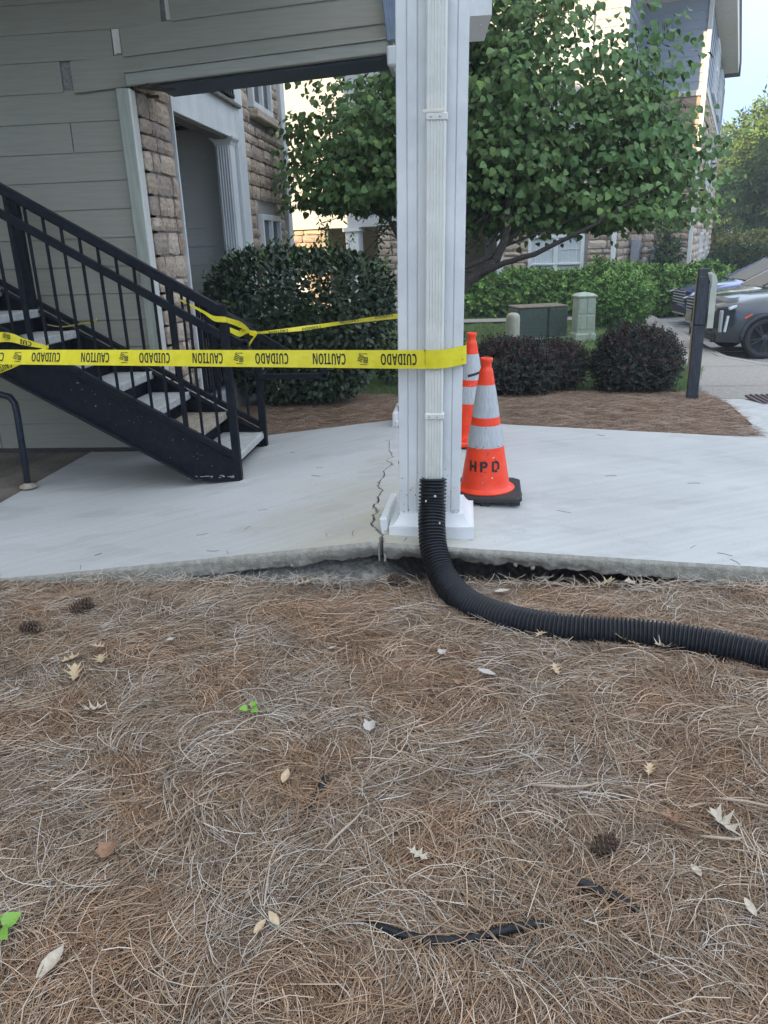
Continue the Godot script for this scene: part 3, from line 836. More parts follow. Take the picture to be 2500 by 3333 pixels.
		for i in n: bx("muntin", win, Vector3(r[0] + 0.1 + (w - 0.2) * (i + 0.5) / n, yc, r[4] - 0.012), Vector3(0.018, h - 0.1, 0.014), M.white, 0.0)
		for q in [-0.25, 0.25]: bx("muntin", win, Vector3(xc, yc + q * h, r[4] - 0.011), Vector3(w - 0.15, 0.018, 0.014), M.white, 0.0)
	# sunlit patio between the stone fronts, with its rail
	var pat := bx("patio_slab", t, Vector3(-6.2, 0.2, 2.0), Vector3(2.0, 0.45, 2.2), M.path, 0.01)
	bx("sliding_door", pat, Vector3(-6.0, 1.35, 0.12), Vector3(1.5, 1.9, 0.08), M.curtain, 0.01)
	bx("patio_post", t, Vector3(-5.42, 1.5, 2.9), Vector3(0.22, 2.7, 0.22), M.white, 0.01)
	var b2 := MB.new()
	b2.bar(Vector3(-6.75, 1.28, 3.12), Vector3(-5.5, 1.28, 3.12), 0.04, 0.05)
	b2.bar(Vector3(-6.75, 0.45, 3.12), Vector3(-5.5, 0.45, 3.12), 0.04, 0.05)
	var rail := put("patio_rail", b2.done(), M.steel, t)
	var bm := MB.new()
	bm.box(Vector3.ZERO, Vector3(0.022, 0.82, 0.022), 0.0)
	var bmesh := bm.done()
	for i in 11: put("baluster", bmesh, M.steel, rail, Transform3D(Basis(), Vector3(-6.72 + 0.12 * i, 0.86, 3.12)))
	# open stair passage on the left, with its white column
	bx("passage_band", t, Vector3(-11.6, 2.98, 3.06), Vector3(4.7, 0.42, 0.12), M.pale_siding, 0.01)
	bx("passage_wall", t, Vector3(-11.0, 1.4, 0.2), Vector3(2.9, 2.8, 0.1), M.tan_wall, 0.0)
	var so := bx("stone_front", t, Vector3(-13.3, 1.4, 2.9), Vector3(3.6, 2.8, 0.1), M.mortar, 0.0)
	rest = {}
	k = stones(so, Transform3D(Basis(), Vector3(-15.1, 0, 2.96)), 3.56, 0.0, 2.75, [Rect2(1.2, 0.5, 1.6, 1.3)], Vector2(0.16, 0.26), Vector2(0.3, 0.7), 0.09, 40, rest, func(x, y): return x > 1.8 and y > 1.0)
	for key in rest:
		var cols := []
		for q in rest[key]: cols.append(Color.WHITE)
		scatter("stonework", stone_meshes[key * 3 + 1], M.stone[key * 3 + 1], rest[key], cols, t)
	var w2 := bx("window", t, Vector3(-13.1, 1.15, 3.0), Vector3(1.55, 1.25, 0.08), M.white, 0.01)
	bx("pane", w2, Vector3(-13.1, 1.15, 3.03), Vector3(1.35, 1.05, 0.05), M.curtain, 0.0)
	var col := thing_part("passage_column", t)
	bx("shaft", col, Vector3(-10.46, 1.4, 3.0), Vector3(0.46, 2.7, 0.40), M.white, 0.01)
	bx("capital", col, Vector3(-10.46, 2.7, 3.02), Vector3(0.6, 0.12, 0.52), M.white, 0.01)
	# its stair, going up to the left behind the column
	var st := thing_part("passage_stair", t)
	for i in 9:
		bx("tread", st, Vector3(-9.75 - 0.0 * i, 0.25 + 0.19 * i, 2.4 - 0.26 * i), Vector3(0.9, 0.05, 0.3), M.concrete_tread, 0.005)
	b2 = MB.new()
	b2.bar(Vector3(-10.2, 0.9, 2.6), Vector3(-10.2, 2.7, 0.1), 0.05, 0.07)
	b2.bar(Vector3(-10.2, 0.1, 2.6), Vector3(-10.2, 1.9, 0.1), 0.06, 0.25)
	for i in 14: b2.bar(Vector3(-10.2, 0.2 + 0.13 * i, 2.5 - 0.18 * i), Vector3(-10.2, 0.97 + 0.13 * i, 2.5 - 0.18 * i), 0.02, 0.02)
	put("stair_rail", b2.done(), M.steel, st)
	# electric meters on the flank wall
	var mb := thing("meter_box", fromloc(t, Vector3(-1.65, 1.05, 0.35)), "grey electric meter cabinets on the far stone wall above the hedge", "meter", "", deg_to_rad(-18.0))
	bx("cabinet", mb, Vector3(0, 0.42, 0), Vector3(0.28, 1.25, 0.3), M.meter, 0.02)
	bx("cabinet", mb, Vector3(0.62, 0.3, 0), Vector3(0.25, 0.95, 0.3), M.meter, 0.02)
	bx("cabinet", mb, Vector3(-0.28, -0.05, 0.02), Vector3(0.3, 0.4, 0.25), M.meter, 0.02)
	for i in 3:
		var l := MB.new()
		l.lathe([[0.0, 0.0], [0.09, 0.0], [0.10, 0.05], [0.09, 0.13], [0.0, 0.16]], 12)
		put("meter_dial", l.done(), M.silver, mb, Transform3D(Basis(Vector3.RIGHT, PI / 2), Vector3(0.32, 0.1 + 0.3 * i, 0.1)))

func fromloc(t: Node3D, p: Vector3) -> Vector3: return t.transform * p

# the crack's path, front to back: (x, z)
const CRACK := [[-0.357, -3.09], [-0.354, -3.117], [-0.364, -3.209], [-0.407, -3.298], [-0.425, -3.348], [-0.417, -3.393], [-0.429, -3.458], [-0.414, -3.513], [-0.444, -3.597], [-0.426, -3.684], [-0.434, -3.745], [-0.422, -3.864], [-0.454, -3.925], [-0.455, -4.032], [-0.439, -4.13], [-0.452, -4.233], [-0.416, -4.363], [-0.461, -4.454], [-0.427, -4.524], [-0.462, -4.697], [-0.489, -4.965], [-0.448, -5.05], [-0.40, -5.12], [-0.42, -5.3], [-0.41, -5.6]]

func crack_at(z: float) -> float:
	for i in CRACK.size() - 1:
		if z <= CRACK[i][1] and z >= CRACK[i + 1][1]:
			var t: float = (z - CRACK[i][1]) / (CRACK[i + 1][1] - CRACK[i][1])
			return lerp(CRACK[i][0], CRACK[i + 1][0], t) + 0.011 * rough_noise.get_noise_1d(z * 220.0)
	return CRACK[0][0] if z > -3.1 else -0.41

var rough_noise := FastNoiseLite.new()

# a slab between two side edges given as functions of z, with rounded front lip and broken front face
func slab(t: Node3D, called: String, lf: Callable, rf_: Callable, x_cols: Callable, mat: Material, lift := 0.0) -> void:
	var b := MB.new(false)
	var n := 200
	var zs := []
	for j in n + 1: zs.append(lerp(-5.6, -3.105, float(j) / n))
	var ys := func(x: float, z: float) -> float: return slab_y(x, z) + lift + 0.0012 * nz.get_noise_2d(x * 30.0, z * 30.0)
	for j in n:
		var z0: float = zs[j]
		var z1: float = zs[j + 1]
		var r0: Array = x_cols.call(lf.call(z0), rf_.call(z0))
		var r1: Array = x_cols.call(lf.call(z1), rf_.call(z1))
		for i in r0.size() - 1:
			var p := [Vector3(r0[i], ys.call(r0[i], z0), z0), Vector3(r0[i + 1], ys.call(r0[i + 1], z0), z0), Vector3(r1[i + 1], ys.call(r1[i + 1], z1), z1), Vector3(r1[i], ys.call(r1[i], z1), z1)]
			var u := []
			for q in p: u.append(Vector2((q.x + 3.6) / 9.6, (q.z + 7.4) / 4.4))
			b.uvquad(p[0], p[1], p[2], p[3], u[0], u[1], u[2], u[3])
	# side walls down into the crack
	for side in 2:
		for j in n:
			var z0: float = zs[j]
			var z1: float = zs[j + 1]
			var x0: float = lf.call(z0) if side == 0 else rf_.call(z0)
			var x1: float = lf.call(z1) if side == 0 else rf_.call(z1)
			var a := Vector3(x0, ys.call(x0, z0), z0)
			var c := Vector3(x1, ys.call(x1, z1), z1)
			b.uvquad(a, c, c + Vector3(0, -0.09, 0), a + Vector3(0, -0.09, 0), Vector2(0.3, 0.98), Vector2(0.3, 0.98), Vector2(0.3, 0.99), Vector2(0.3, 0.99))
	var top := put(called, b.done(), mat, t)
	# front face
	var x0: float = lf.call(-3.105)
	var x1: float = rf_.call(-3.105)
	var m := int((x1 - x0) / 0.008)
	var rows := 11
	var fb := MB.new(true)
	var grid := []
	for i in m + 1:
		var x: float = lerp(x0, x1, float(i) / m)
		var yt: float = slab_y(x, -3.105) + lift
		var broke: float = clamp(1.0 - abs(x + 0.1) / 1.25, 0.0, 1.0)
		var patch: float = clamp(0.5 + 1.6 * rough_noise.get_noise_1d(x * 5.0 + 3.0), 0.0, 1.0)
		var thick: float = 0.076 + 0.012 * rough_noise.get_noise_1d(x * 60.0) + 0.022 * broke * rough_noise.get_noise_1d(x * 18.0 + 50.0) + 0.010 * broke * rough_noise.get_noise_1d(x * 160.0)
		var col := []
		for j in rows + 1:
			var s := float(j) / rows
			var rag: float = smoothstep(0.35 - 0.3 * patch, 1.0, s) * (0.25 + broke)
			var out: float = 0.012 * smoothstep(0.0, 0.12, s) - 0.05 * rag * broke * s
			out += 0.018 * rag * rough_noise.get_noise_2d(x * 75.0, s * 7.0) + 0.008 * rag * rough_noise.get_noise_2d(x * 190.0, s * 17.0) + 0.0025 * rough_noise.get_noise_2d(x * 90.0, s * 9.0)
			col.append(Vector3(x, yt - thick * s - (0.004 if j > 0 else 0.0), -3.105 + out))
		# turned back underneath
		var last: Vector3 = col[rows]
		col.append(Vector3(x, last.y + 0.004, last.z - 0.08))
		col.append(Vector3(x, last.y + 0.01, -3.6))
		grid.append(col)
	for i in m:
		for j in rows + 2:
			fb.quad(grid[i][j], grid[i + 1][j], grid[i + 1][j + 1], grid[i][j + 1])
	put("broken_edge", fb.done(), M.concrete_rough, top)

func walkway() -> void:
	rough_noise.seed = 9
	rough_noise.frequency = 0.12
	rough_noise.fractal_octaves = 3
	var t := thing("concrete_walkway", Vector3.ZERO, "pale concrete walkway heaved and cracked beside the white column", "walkway")
	t.set_meta("kind", "structure")
	var w := func(z: float) -> float: return lerp(0.0075, 0.0014, clamp((-3.1 - z) / 2.1, 0.0, 1.0)) * (1.7 if z > -3.17 else 1.0) * (0.75 + 0.9 * abs(rough_noise.get_noise_1d(z * 90.0))) if z > -5.2 else 0.0003
	var cols := func(a: float, b: float) -> Array:
		var r := []
		var n: int = 56
		for i in n + 1: r.append(lerp(a, b, float(i) / n))
		return r
	slab(t, "concrete_slab", func(_z): return -2.845, func(z): return crack_at(z) - w.call(z), cols, M.concrete)
	slab(t, "concrete_slab", func(z): return crack_at(z) + w.call(z), func(z): return 2.19 if z > -4.0 else 2.19, cols, M.concrete)
	slab(t, "concrete_slab", func(_z): return 2.194, func(_z): return 5.9, cols, M.concrete)
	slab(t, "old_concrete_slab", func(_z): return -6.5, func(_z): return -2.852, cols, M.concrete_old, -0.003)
	# crumbs and broken lumps hanging from the lip
	for i in 3:
		var x := rf(-0.95, 0.75)
		var s := rf(0.006, 0.015) * (1.7 if i < 5 else 1.0)
		var b := MB.new()
		var y := slab_y(x, -3.1) - rf(0.055, 0.078)
		b.box(Vector3.ZERO, Vector3(s * rf(0.8, 1.8), s * rf(0.6, 1.2), s), s * 0.35, Transform3D(Basis.from_euler(Vector3(rf(-1, 1), rf(-2, 2), rf(-1, 1))), Vector3(x, y, -3.112 + rf(-0.02, 0.008))))
		put("concrete_chip", b.done(), M.concrete_rough, t)
	# crumbs along the crack
	for i in 34:
		var z := -3.12 - 1.9 * pow(rng.randf(), 1.3)
		var x := crack_at(z) + rf(-0.014, 0.014)
		var s := rf(0.003, 0.007)
		bx("concrete_chip", t, Vector3(x, slab_y(x, z) + s * 0.3, z), Vector3(s * rf(0.8, 1.8), s * 0.8, s), M.concrete_rough, s * 0.25, Transform3D())
	# straw and crumbs blown onto the slab
	for i in 30:
		var x := rf(-1.9, 1.8)
		var z := -3.14 - 2.3 * pow(rng.randf(), 2.2)
		var l := rf(0.03, 0.08)
		var a := rf(0, TAU)
		var d := Vector3(cos(a), 0, sin(a)) * l
		var p := Vector3(x, slab_y(x, z) + 0.003, z)
		var nb := MB.new()
		nb.tube([p - d * 0.5, p + Vector3(-d.z, 0, d.x) * 0.08, p + d * 0.5], [0.0011], 4)
		put("stray_needle", nb.done(), M.lath if i % 3 else M.wood_dark, t)
	# drain grate in the pavement at the right
	var dg := thing("drain_grate", Vector3(2.85, g(-7.0) + 0.04, -7.02), "brown rectangular drain grate set in the pavement at the right edge", "drain grate")
	bx("frame", dg, Vector3.ZERO, Vector3(0.6, 0.02, 0.44), M.drain, 0.004)
	for i in 12: bx("slat", dg, Vector3(-0.26 + 0.047 * i, 0.014, 0), Vector3(0.02, 0.016, 0.38), M.drain, 0.003)

func columns() -> void:
	var lean := Basis(Vector3.BACK, deg_to_rad(-1.1))
	var t := thing("porch_column", Vector3(-0.14, 0.17, -3.40), "white square panelled porch column on a moulded base in the foreground", "column")
	var f := Transform3D(lean, Vector3(-0.011, 0.06, -0.007))
	var core := bx("shaft", t, Vector3(0, 2.7, 0), Vector3(0.262, 5.4, 0.262), M.white, 0.004, f)
	# beaded panels: raised strips with grooves between
	var edges := [-0.137, -0.095, -0.054, 0.052, 0.094, 0.137]
	for fc in 4:
		var rot := Transform3D(Basis(Vector3.UP, PI / 2 * fc), Vector3.ZERO)
		for i in 5:
			var a: float = edges[i] + 0.0015
			var c: float = edges[i + 1] - 0.0015
			bx("panel", core, Vector3((a + c) / 2, 2.7, 0.1335), Vector3(c - a, 5.4, 0.0065), M.white, 0.002, f * rot)
	var bs := thing_part("base", t)
	var b := MB.new()
	# front, right and back run true; the left piece stands loose and tilted
	b.loft([sq(0.0, 0.004, 0.006, 0.189), sq(0, 0.062, 0.006, 0.189)])
	put("plinth", b.done(), M.white, bs)
	b = MB.new()
	var rings := []
	for i in 7:
		var s := float(i) / 6
		rings.append(sq(-0.0, 0.062 + 0.045 * s * s, 0.004, lerp(0.184, 0.142, s)))
	b.loft(rings)
	put("cove", b.done(), M.white, bs)
	b = MB.new()
	b.box(Vector3(0, 0.05, 0), Vector3(0.035, 0.1, 0.36), 0.006, Transform3D(Basis(Vector3.BACK, 0.10) * Basis(Vector3.UP, -0.05), Vector3(-0.198, 0.0, 0.0)))
	put("loose_trim", b.done(), M.white, bs)
	# scuffs along the corners and grime at the foot
	for k in [[-0.137, 0.28], [-0.137, 0.44], [-0.137, 0.52], [-0.137, 0.83], [-0.137, 0.97], [-0.137, 1.12], [0.137, 0.2], [0.137, 0.71], [0.137, 1.52], [-0.137, 1.35]]:
		bx("paint_scuff", t, Vector3(k[0], k[1], 0.131 + 0.002), Vector3(0.004, rf(0.008, 0.022), rf(0.006, 0.012)), M.wood_grey, 0.001, f)
	for i in 42:
		bx("mud_speck", t, Vector3(rf(-0.13, 0.13), 0.05 + 0.22 * pow(rng.randf(), 2.0), 0.1372), Vector3(rf(0.002, 0.006), rf(0.002, 0.005), 0.0012), M.dirt, 0.0005, f)
	# second column behind, mostly hidden
	t = thing("porch_column", Vector3(-0.29, slab_y(-0.29, -5.5), -5.62), "second white porch column almost wholly hidden behind the first, with a loose base trim", "column")
	core = bx("shaft", t, Vector3(0, 1.15, 0), Vector3(0.24, 2.32, 0.24), M.white, 0.004)
	b = MB.new()
	b.loft([sq(0, 2.24, 0, 0.125), sq(0, 2.29, 0, 0.15), sq(0, 2.30, 0, 0.18), sq(0, 2.37, 0, 0.185)])
	put("capital", b.done(), M.white, t)
	bx("capital_block", t, Vector3(-0.12, 2.34, 0.19), Vector3(0.12, 0.11, 0.06), M.white, 0.01)
	b = MB.new()
	b.box(Vector3(0, 0.055, 0), Vector3(0.035, 0.11, 0.36), 0.006, Transform3D(Basis(Vector3.BACK, -0.05), Vector3(-0.195, 0, 0.08)))
	b.box(Vector3(0.03, 0.03, 0.0), Vector3(0.06, 0.05, 0.36), 0.008, Transform3D(Basis(), Vector3(-0.19, 0, 0.10)))
	b.loft([sq(0.02, 0.0, 0, 0.16), sq(0.02, 0.05, 0, 0.16)])
	put("base_trim", b.done(), M.white, t)
	# ---- downspout on the front column
	t = thing("downspout", Vector3(-0.13, 0.42, -3.232), "white ribbed metal downspout strapped to the front of the column", "downspout")
	var prof := [Vector2(-0.038, -0.026), Vector2(-0.038, 0.020), Vector2(-0.033, 0.026)]
	for i in 5:
		var x := -0.024 + 0.012 * i
		prof.append_array([Vector2(x - 0.0042, 0.026), Vector2(x - 0.0022, 0.0225), Vector2(x + 0.0022, 0.0225), Vector2(x + 0.0042, 0.026)])
	prof.append_array([Vector2(0.033, 0.026), Vector2(0.038, 0.020), Vector2(0.038, -0.026)])
	b = MB.new()
	var r0 := PackedVector3Array()
	var r1 := PackedVector3Array()
	for q in prof:
		r0.append(Vector3(q.x, -0.05, q.y))
		r1.append(lean * Vector3(q.x + 0.004, 5.2, q.y))
	r0.reverse(); r1.reverse()
	b.loft([r0, r1])
	put("pipe", b.done(), M.offwhite, t)
	for y in [0.31, 1.45]:
		var st := bx("strap", t, Vector3(0.004, y, 0.004), Vector3(0.082, 0.026, 0.050), M.offwhite, 0.003, Transform3D(lean, Vector3.ZERO))
		var s := MB.new(true)
		s.lathe([[0.0, 0.003], [0.003, 0.0025], [0.0042, 0.0]], 10)
		for q in [-0.022, 0.012]:
			put("screw", s.done(), M.silver, st, Transform3D(Basis(Vector3.RIGHT, PI / 2), lean * Vector3(q + 0.004, y, 0.0295)))
	bx("torn_caulk", t, Vector3(0.004, 1.468, 0.0275), Vector3(0.078, 0.012, 0.004), M.fascia, 0.002, Transform3D(lean * Basis(Vector3.BACK, 0.03), Vector3(0.03, 0.0, 0)))

func stairs() -> void:
	var t := thing("steel_staircase", Vector3.ZERO, "black steel stair with concrete treads and railings rising to the left", "staircase")
	var sl := 0.582
	var zf := -4.40
	var zb := -5.26
	var dirv := Vector3(-1, sl, 0).normalized()
	# channel stringers
	for k in 2:
		var z: float = [zf, zb][k]
		var xf: float = [-1.345, -1.41][k]
		var yf: float = slab_y(xf, z)
		var h := 0.25
		var b := MB.new()
		# web as an extruded outline: cut level at the floor, plumb at the toe
		var xl := -4.3
		var top := func(x: float) -> float: return yf + 0.095 + (xf - x) * sl
		var out := [Vector2(xf, yf + 0.005), Vector2(xf, top.call(xf)), Vector2(xl, top.call(xl)), Vector2(xl, top.call(xl) - h), Vector2(xf - (h - 0.09) / sl, yf + 0.005)]
		var ra := PackedVector3Array()
		var rb := PackedVector3Array()
		for q in out:
			ra.append(Vector3(q.x, q.y, z - 0.005))
			rb.append(Vector3(q.x, q.y, z + 0.005))
		b.loft([ra, rb])
		var zo := 0.026 if k == 0 else -0.026
		b.bar(Vector3(xf, top.call(xf), z - zo * 0.6), Vector3(xl, top.call(xl), z - zo * 0.6), 0.055, 0.012)
		b.bar(Vector3(xf - (h - 0.09) / sl, yf + 0.008, z + zo * 0.75), Vector3(xl, top.call(xl) - h, z + zo * 0.75), 0.055, 0.012)
		var s := put("stringer", b.done(), M.steel, t)
		bx("foot_plate", s, Vector3(xf - 0.12, yf + 0.004, z), Vector3(0.24, 0.01, 0.07), M.steel, 0.003)
		if k == 0:
			# chipped paint showing the primer
			for i in 34:
				var cx := rf(-2.35, -1.45)
				var q := rf(0.0, 1.0)
				var cy: float = top.call(cx) - 0.03 - 0.19 * q * q
				if cy < yf + 0.02: continue
				var d := rf(0.002, 0.0055) * (0.7 if i > 10 else 1.0)
				bx("paint_chip", s, Vector3(cx, cy, z + 0.0062), Vector3(d * rf(0.8, 1.5), d, 0.002), M.chip, 0.0008)
		for i in 16:
			bx("rust_chip", s, Vector3(xf - rf(0.0, 0.36), yf + rf(0.004, 0.03), z + 0.0068), Vector3(rf(0.006, 0.03), rf(0.003, 0.010), 0.003), M.concrete_rough if i % 3 else M.chip, 0.001)
	# treads of cast concrete in dark pans, closed risers
	for i in 9:
		var nx := -1.43 - 0.252 * i
		var y := slab_y(-1.4, -4.8) + 0.105 + 0.147 * i
		var mat: Material = M.concrete_stain if i == 1 else M.concrete_tread
		var tr := bx("tread", t, Vector3(nx - 0.145, y - 0.024, (zf + zb) / 2), Vector3(0.275, 0.045, 0.84), mat, 0.006)
		bx("nosing", tr, Vector3(nx - 0.005, y - 0.024, (zf + zb) / 2), Vector3(0.05, 0.054, 0.84), mat, 0.008)
		bx("riser", t, Vector3(nx - 0.05, y - 0.105, (zf + zb) / 2), Vector3(0.012, 0.115, 0.85), M.steel, 0.002)
	# railings
	for k in 2:
		var z: float = [zf, zb][k]
		var xp: float = [-1.362, -1.415][k]
		var yp := slab_y(xp, z)
		var yt: float = [1.115, 0.915][k]
		var r := thing_part("railing", t)
		var line := func(x: float, y0: float) -> Vector3: return Vector3(x, y0 + (xp - x) * sl, z)
		var xl := -4.3
		var b := MB.new()
		b.bar(line.call(xp, yt - 0.02), line.call(xl, yt - 0.02), 0.042, 0.05)
		put("top_rail", b.done(), M.steel, r)
		if k == 0:
			b = MB.new()
			b.bar(line.call(xp, yt - 0.165), line.call(xl, yt - 0.165), 0.032, 0.045)
			put("middle_rail", b.done(), M.steel, r)
		b = MB.new()
		b.bar(line.call(xp, yp + 0.145), line.call(xl, yp + 0.145), 0.034, 0.036)
		put("bottom_rail", b.done(), M.steel, r)
		bx("post", r, Vector3(xp, (yt + yp) / 2 + 0.005, z), Vector3(0.046, yt - yp + 0.03, 0.046), M.steel, 0.004)
		if k == 1: bx("post", r, Vector3(-2.98, 1.44, z), Vector3(0.055, 0.8, 0.055), M.steel, 0.004)
		var n: int = 24 if k == 0 else 6
		for i in n:
			var x := xp - 0.098 * (i + 1)
			var thick := 0.015 if (i % 9 != 2) else 0.026
			var lo: float = yp + 0.145 + (xp - x) * sl
			var hi: float = yt - 0.02 + (xp - x) * sl
			bx("baluster", r, Vector3(x, (lo + hi) / 2, z), Vector3(thick, hi - lo, thick), M.steel, 0.002)
		# handrail that runs on past the post and returns to it
		b = MB.new()
		if k == 0:
			b.bar(Vector3(-1.392, 0.962, z - 0.06), Vector3(-1.295, 0.912, z - 0.06), 0.03, 0.036)
			b.bar(Vector3(-1.302, 0.911, z - 0.06), Vector3(-1.248, 0.911, z - 0.06), 0.03, 0.036)
			b.bar(Vector3(-1.262, 0.915, z - 0.06), Vector3(-1.270, 0.775, z - 0.06), 0.03, 0.034, 0.003, Vector3.RIGHT)
			b.bar(Vector3(-1.26, 0.787, z - 0.06), Vector3(-1.62, 0.787, z - 0.06), 0.03, 0.036)
		else:
			b.bar(Vector3(-1.60, 1.005, z + 0.05), Vector3(-1.17, 0.745, z + 0.05), 0.034, 0.045)
			b.bar(Vector3(-1.18, 0.748, z + 0.05), Vector3(-0.925, 0.748, z + 0.05), 0.034, 0.04)
			b.bar(Vector3(-0.937, 0.755, z + 0.05), Vector3(-0.937, 0.58, z + 0.05), 0.034, 0.036, 0.003, Vector3.RIGHT)
			b.bar(Vector3(-0.925, 0.593, z + 0.05), Vector3(-1.40, 0.593, z + 0.05), 0.034, 0.038)
		put("handrail_return", b.done(), M.steel, r)
	# guard rail under the stair
	t = thing("guard_rail", Vector3(-2.82, 0.0, -4.545), "dark blue tube guard rail under the stair, its post foot chipped", "railing")
	var p := [Vector3(-1.2, 0.615, 0), Vector3(-0.06, 0.615, 0), Vector3(-0.01, 0.60, 0), Vector3(0.015, 0.56, 0), Vector3(0.018, 0.5, 0), Vector3(0.0, 0.0, 0)]
	var b3 := MB.new(true)
	b3.tube(p, [0.021], 12)
	put("tube", b3.done(), M.steel_worn, t)
	b3 = MB.new(true)
	b3.lathe([[0.055, 0.0], [0.052, 0.014], [0.03, 0.022], [0.02, 0.03]], 14, Vector3(0, 0.008, 0))
	put("grout_collar", b3.done(), M.concrete_stain, t)

func drain_pipe() -> void:
	var t := thing("drain_pipe", Vector3.ZERO, "black corrugated plastic drain pipe from the downspout out across the pine straw", "pipe")
	var c := Curve3D.new()
	var pts := [Vector3(-0.128, 0.462, -3.195), Vector3(-0.132, 0.36, -3.17), Vector3(-0.133, 0.27, -3.115), Vector3(-0.122, 0.185, -3.05), Vector3(-0.086, 0.11, -2.965), Vector3(-0.02, 0.068, -2.85), Vector3(0.07, 0.06, -2.735), Vector3(0.19, 0.062, -2.645), Vector3(0.345, 0.062, -2.588), Vector3(0.51, 0.062, -2.562), Vector3(0.67, 0.063, -2.54), Vector3(0.83, 0.06, -2.50), Vector3(0.97, 0.058, -2.44), Vector3(1.10, 0.056, -2.37), Vector3(1.35, 0.055, -2.21), Vector3(1.65, 0.055, -2.0)]
	for i in pts.size():
		var tan: Vector3 = (pts[min(i + 1, pts.size() - 1)] - pts[max(i - 1, 0)]) * 0.17
		c.add_point(pts[i], -tan, tan)
	var ln := c.get_baked_length()
	var pitch := 0.0148
	var path := []
	var rad := []
	var n := int(ln / pitch)
	for i in n:
		for k in [[0.0, 0.0510], [0.28, 0.0512], [0.42, 0.0590], [0.55, 0.0600], [0.72, 0.0600], [0.86, 0.0588]]:
			path.append(c.sample_baked((i + k[0]) * pitch, true))
			rad.append(k[1])
	# the open mouth turned inwards
	path.insert(0, path[0] + Vector3(0.001, -0.05, 0.004)); rad.insert(0, 0.046)
	path.insert(1, path[1] + Vector3(0, 0.001, 0)); rad.insert(1, 0.047)
	var b := MB.new(true)
	var rings := []
	var up := Vector3.FORWARD
	for i in path.size():
		var d: Vector3 = (path[min(i + 3, path.size() - 1)] - path[max(i - 3, 0)]).normalized()
		if i < 8: d = Vector3(0.0, -0.97, 0.2).normalized()
		var x := up.cross(d).normalized()
		var y := d.cross(x)
		up = y
		var ring := PackedVector3Array()
		for k in 28:
			var a := TAU * k / 28
			ring.append(path[i] + (x * cos(a) + y * sin(a)) * rad[i])
		rings.append(ring)
	b.loft(rings, true, false)
	put("corrugated_tube", b.done(), M.pipe, t)
	b = MB.new(true)
	b.lathe([[0.0, 0.005], [0.004, 0.004], [0.006, 0.0]], 10)
	put("screw", b.done(), M.silver, t, Transform3D(Basis(Vector3.RIGHT, PI / 2), Vector3(-0.118, 0.405, -3.116)))
	for q in [Vector3(-0.157, 0.385, -3.112), Vector3(-0.098, 0.30, -3.073)]:
		bx("paint_fleck", t, q, Vector3(0.006, 0.009, 0.003), M.paint, 0.001)

# a strip through points; wide gives the width vector at each point
func ribbon(pts: Array, wide: Array, sub := 6) -> ArrayMesh:
	var b := MB.new(true)
	var c := Curve3D.new()
	for i in pts.size():
		var tan: Vector3 = (pts[min(i + 1, pts.size() - 1)] - pts[max(i - 1, 0)]) * 0.16
		c.add_point(pts[i], -tan, tan)
	var rows := []
	for i in pts.size() - 1:
		for k in sub:
			var s := float(k) / sub
			rows.append([c.sample(i, s), wide[i].lerp(wide[i + 1], s)])
	rows.append([pts[-1], wide[-1]])
	for i in rows.size() - 1:
		var m := 4
		for j in m:
			var s0 := float(j) / m - 0.5
			var s1 := float(j + 1) / m - 0.5
			b.quad(rows[i][0] + rows[i][1] * s0, rows[i][0] + rows[i][1] * s1, rows[i + 1][0] + rows[i + 1][1] * s1, rows[i + 1][0] + rows[i + 1][1] * s0)
	return b.done()

var fonts := {}
func text_mesh(s: String, w: float, h: float, serif := false) -> Array:
	var key := "sans"
	if not fonts.has(key):
		var f := SystemFont.new()
		f.font_names = PackedStringArray(["Droid Sans"])
		f.font_weight = 700
		fonts[key] = f
	var m := TextMesh.new()
	m.text = s
	m.font = fonts[key]
	m.font_size = 64
	m.pixel_size = 0.01
	m.depth = 0.02
	m.curve_step = 2.0
	var a := m.get_aabb()
	return [m, Basis.from_scale(Vector3(w / a.size.x, h / a.size.y, 0.02)), a.get_center()]

# lettering centred at p, read along dir with its top towards top
func letters(parent: Node, s: String, p: Vector3, dir: Vector3, top: Vector3, w: float, h: float, mat: Material) -> void:
	var r := text_mesh(s, w, h)
	var out := dir.cross(top).normalized()
	var f := Transform3D(Basis(dir.normalized(), top.normalized(), out), p) * Transform3D(r[1], Vector3.ZERO)
	f.origin -= f.basis * Vector3(r[2].x, r[2].y, 0.0)
	put("lettering", r[0], mat, parent, f)

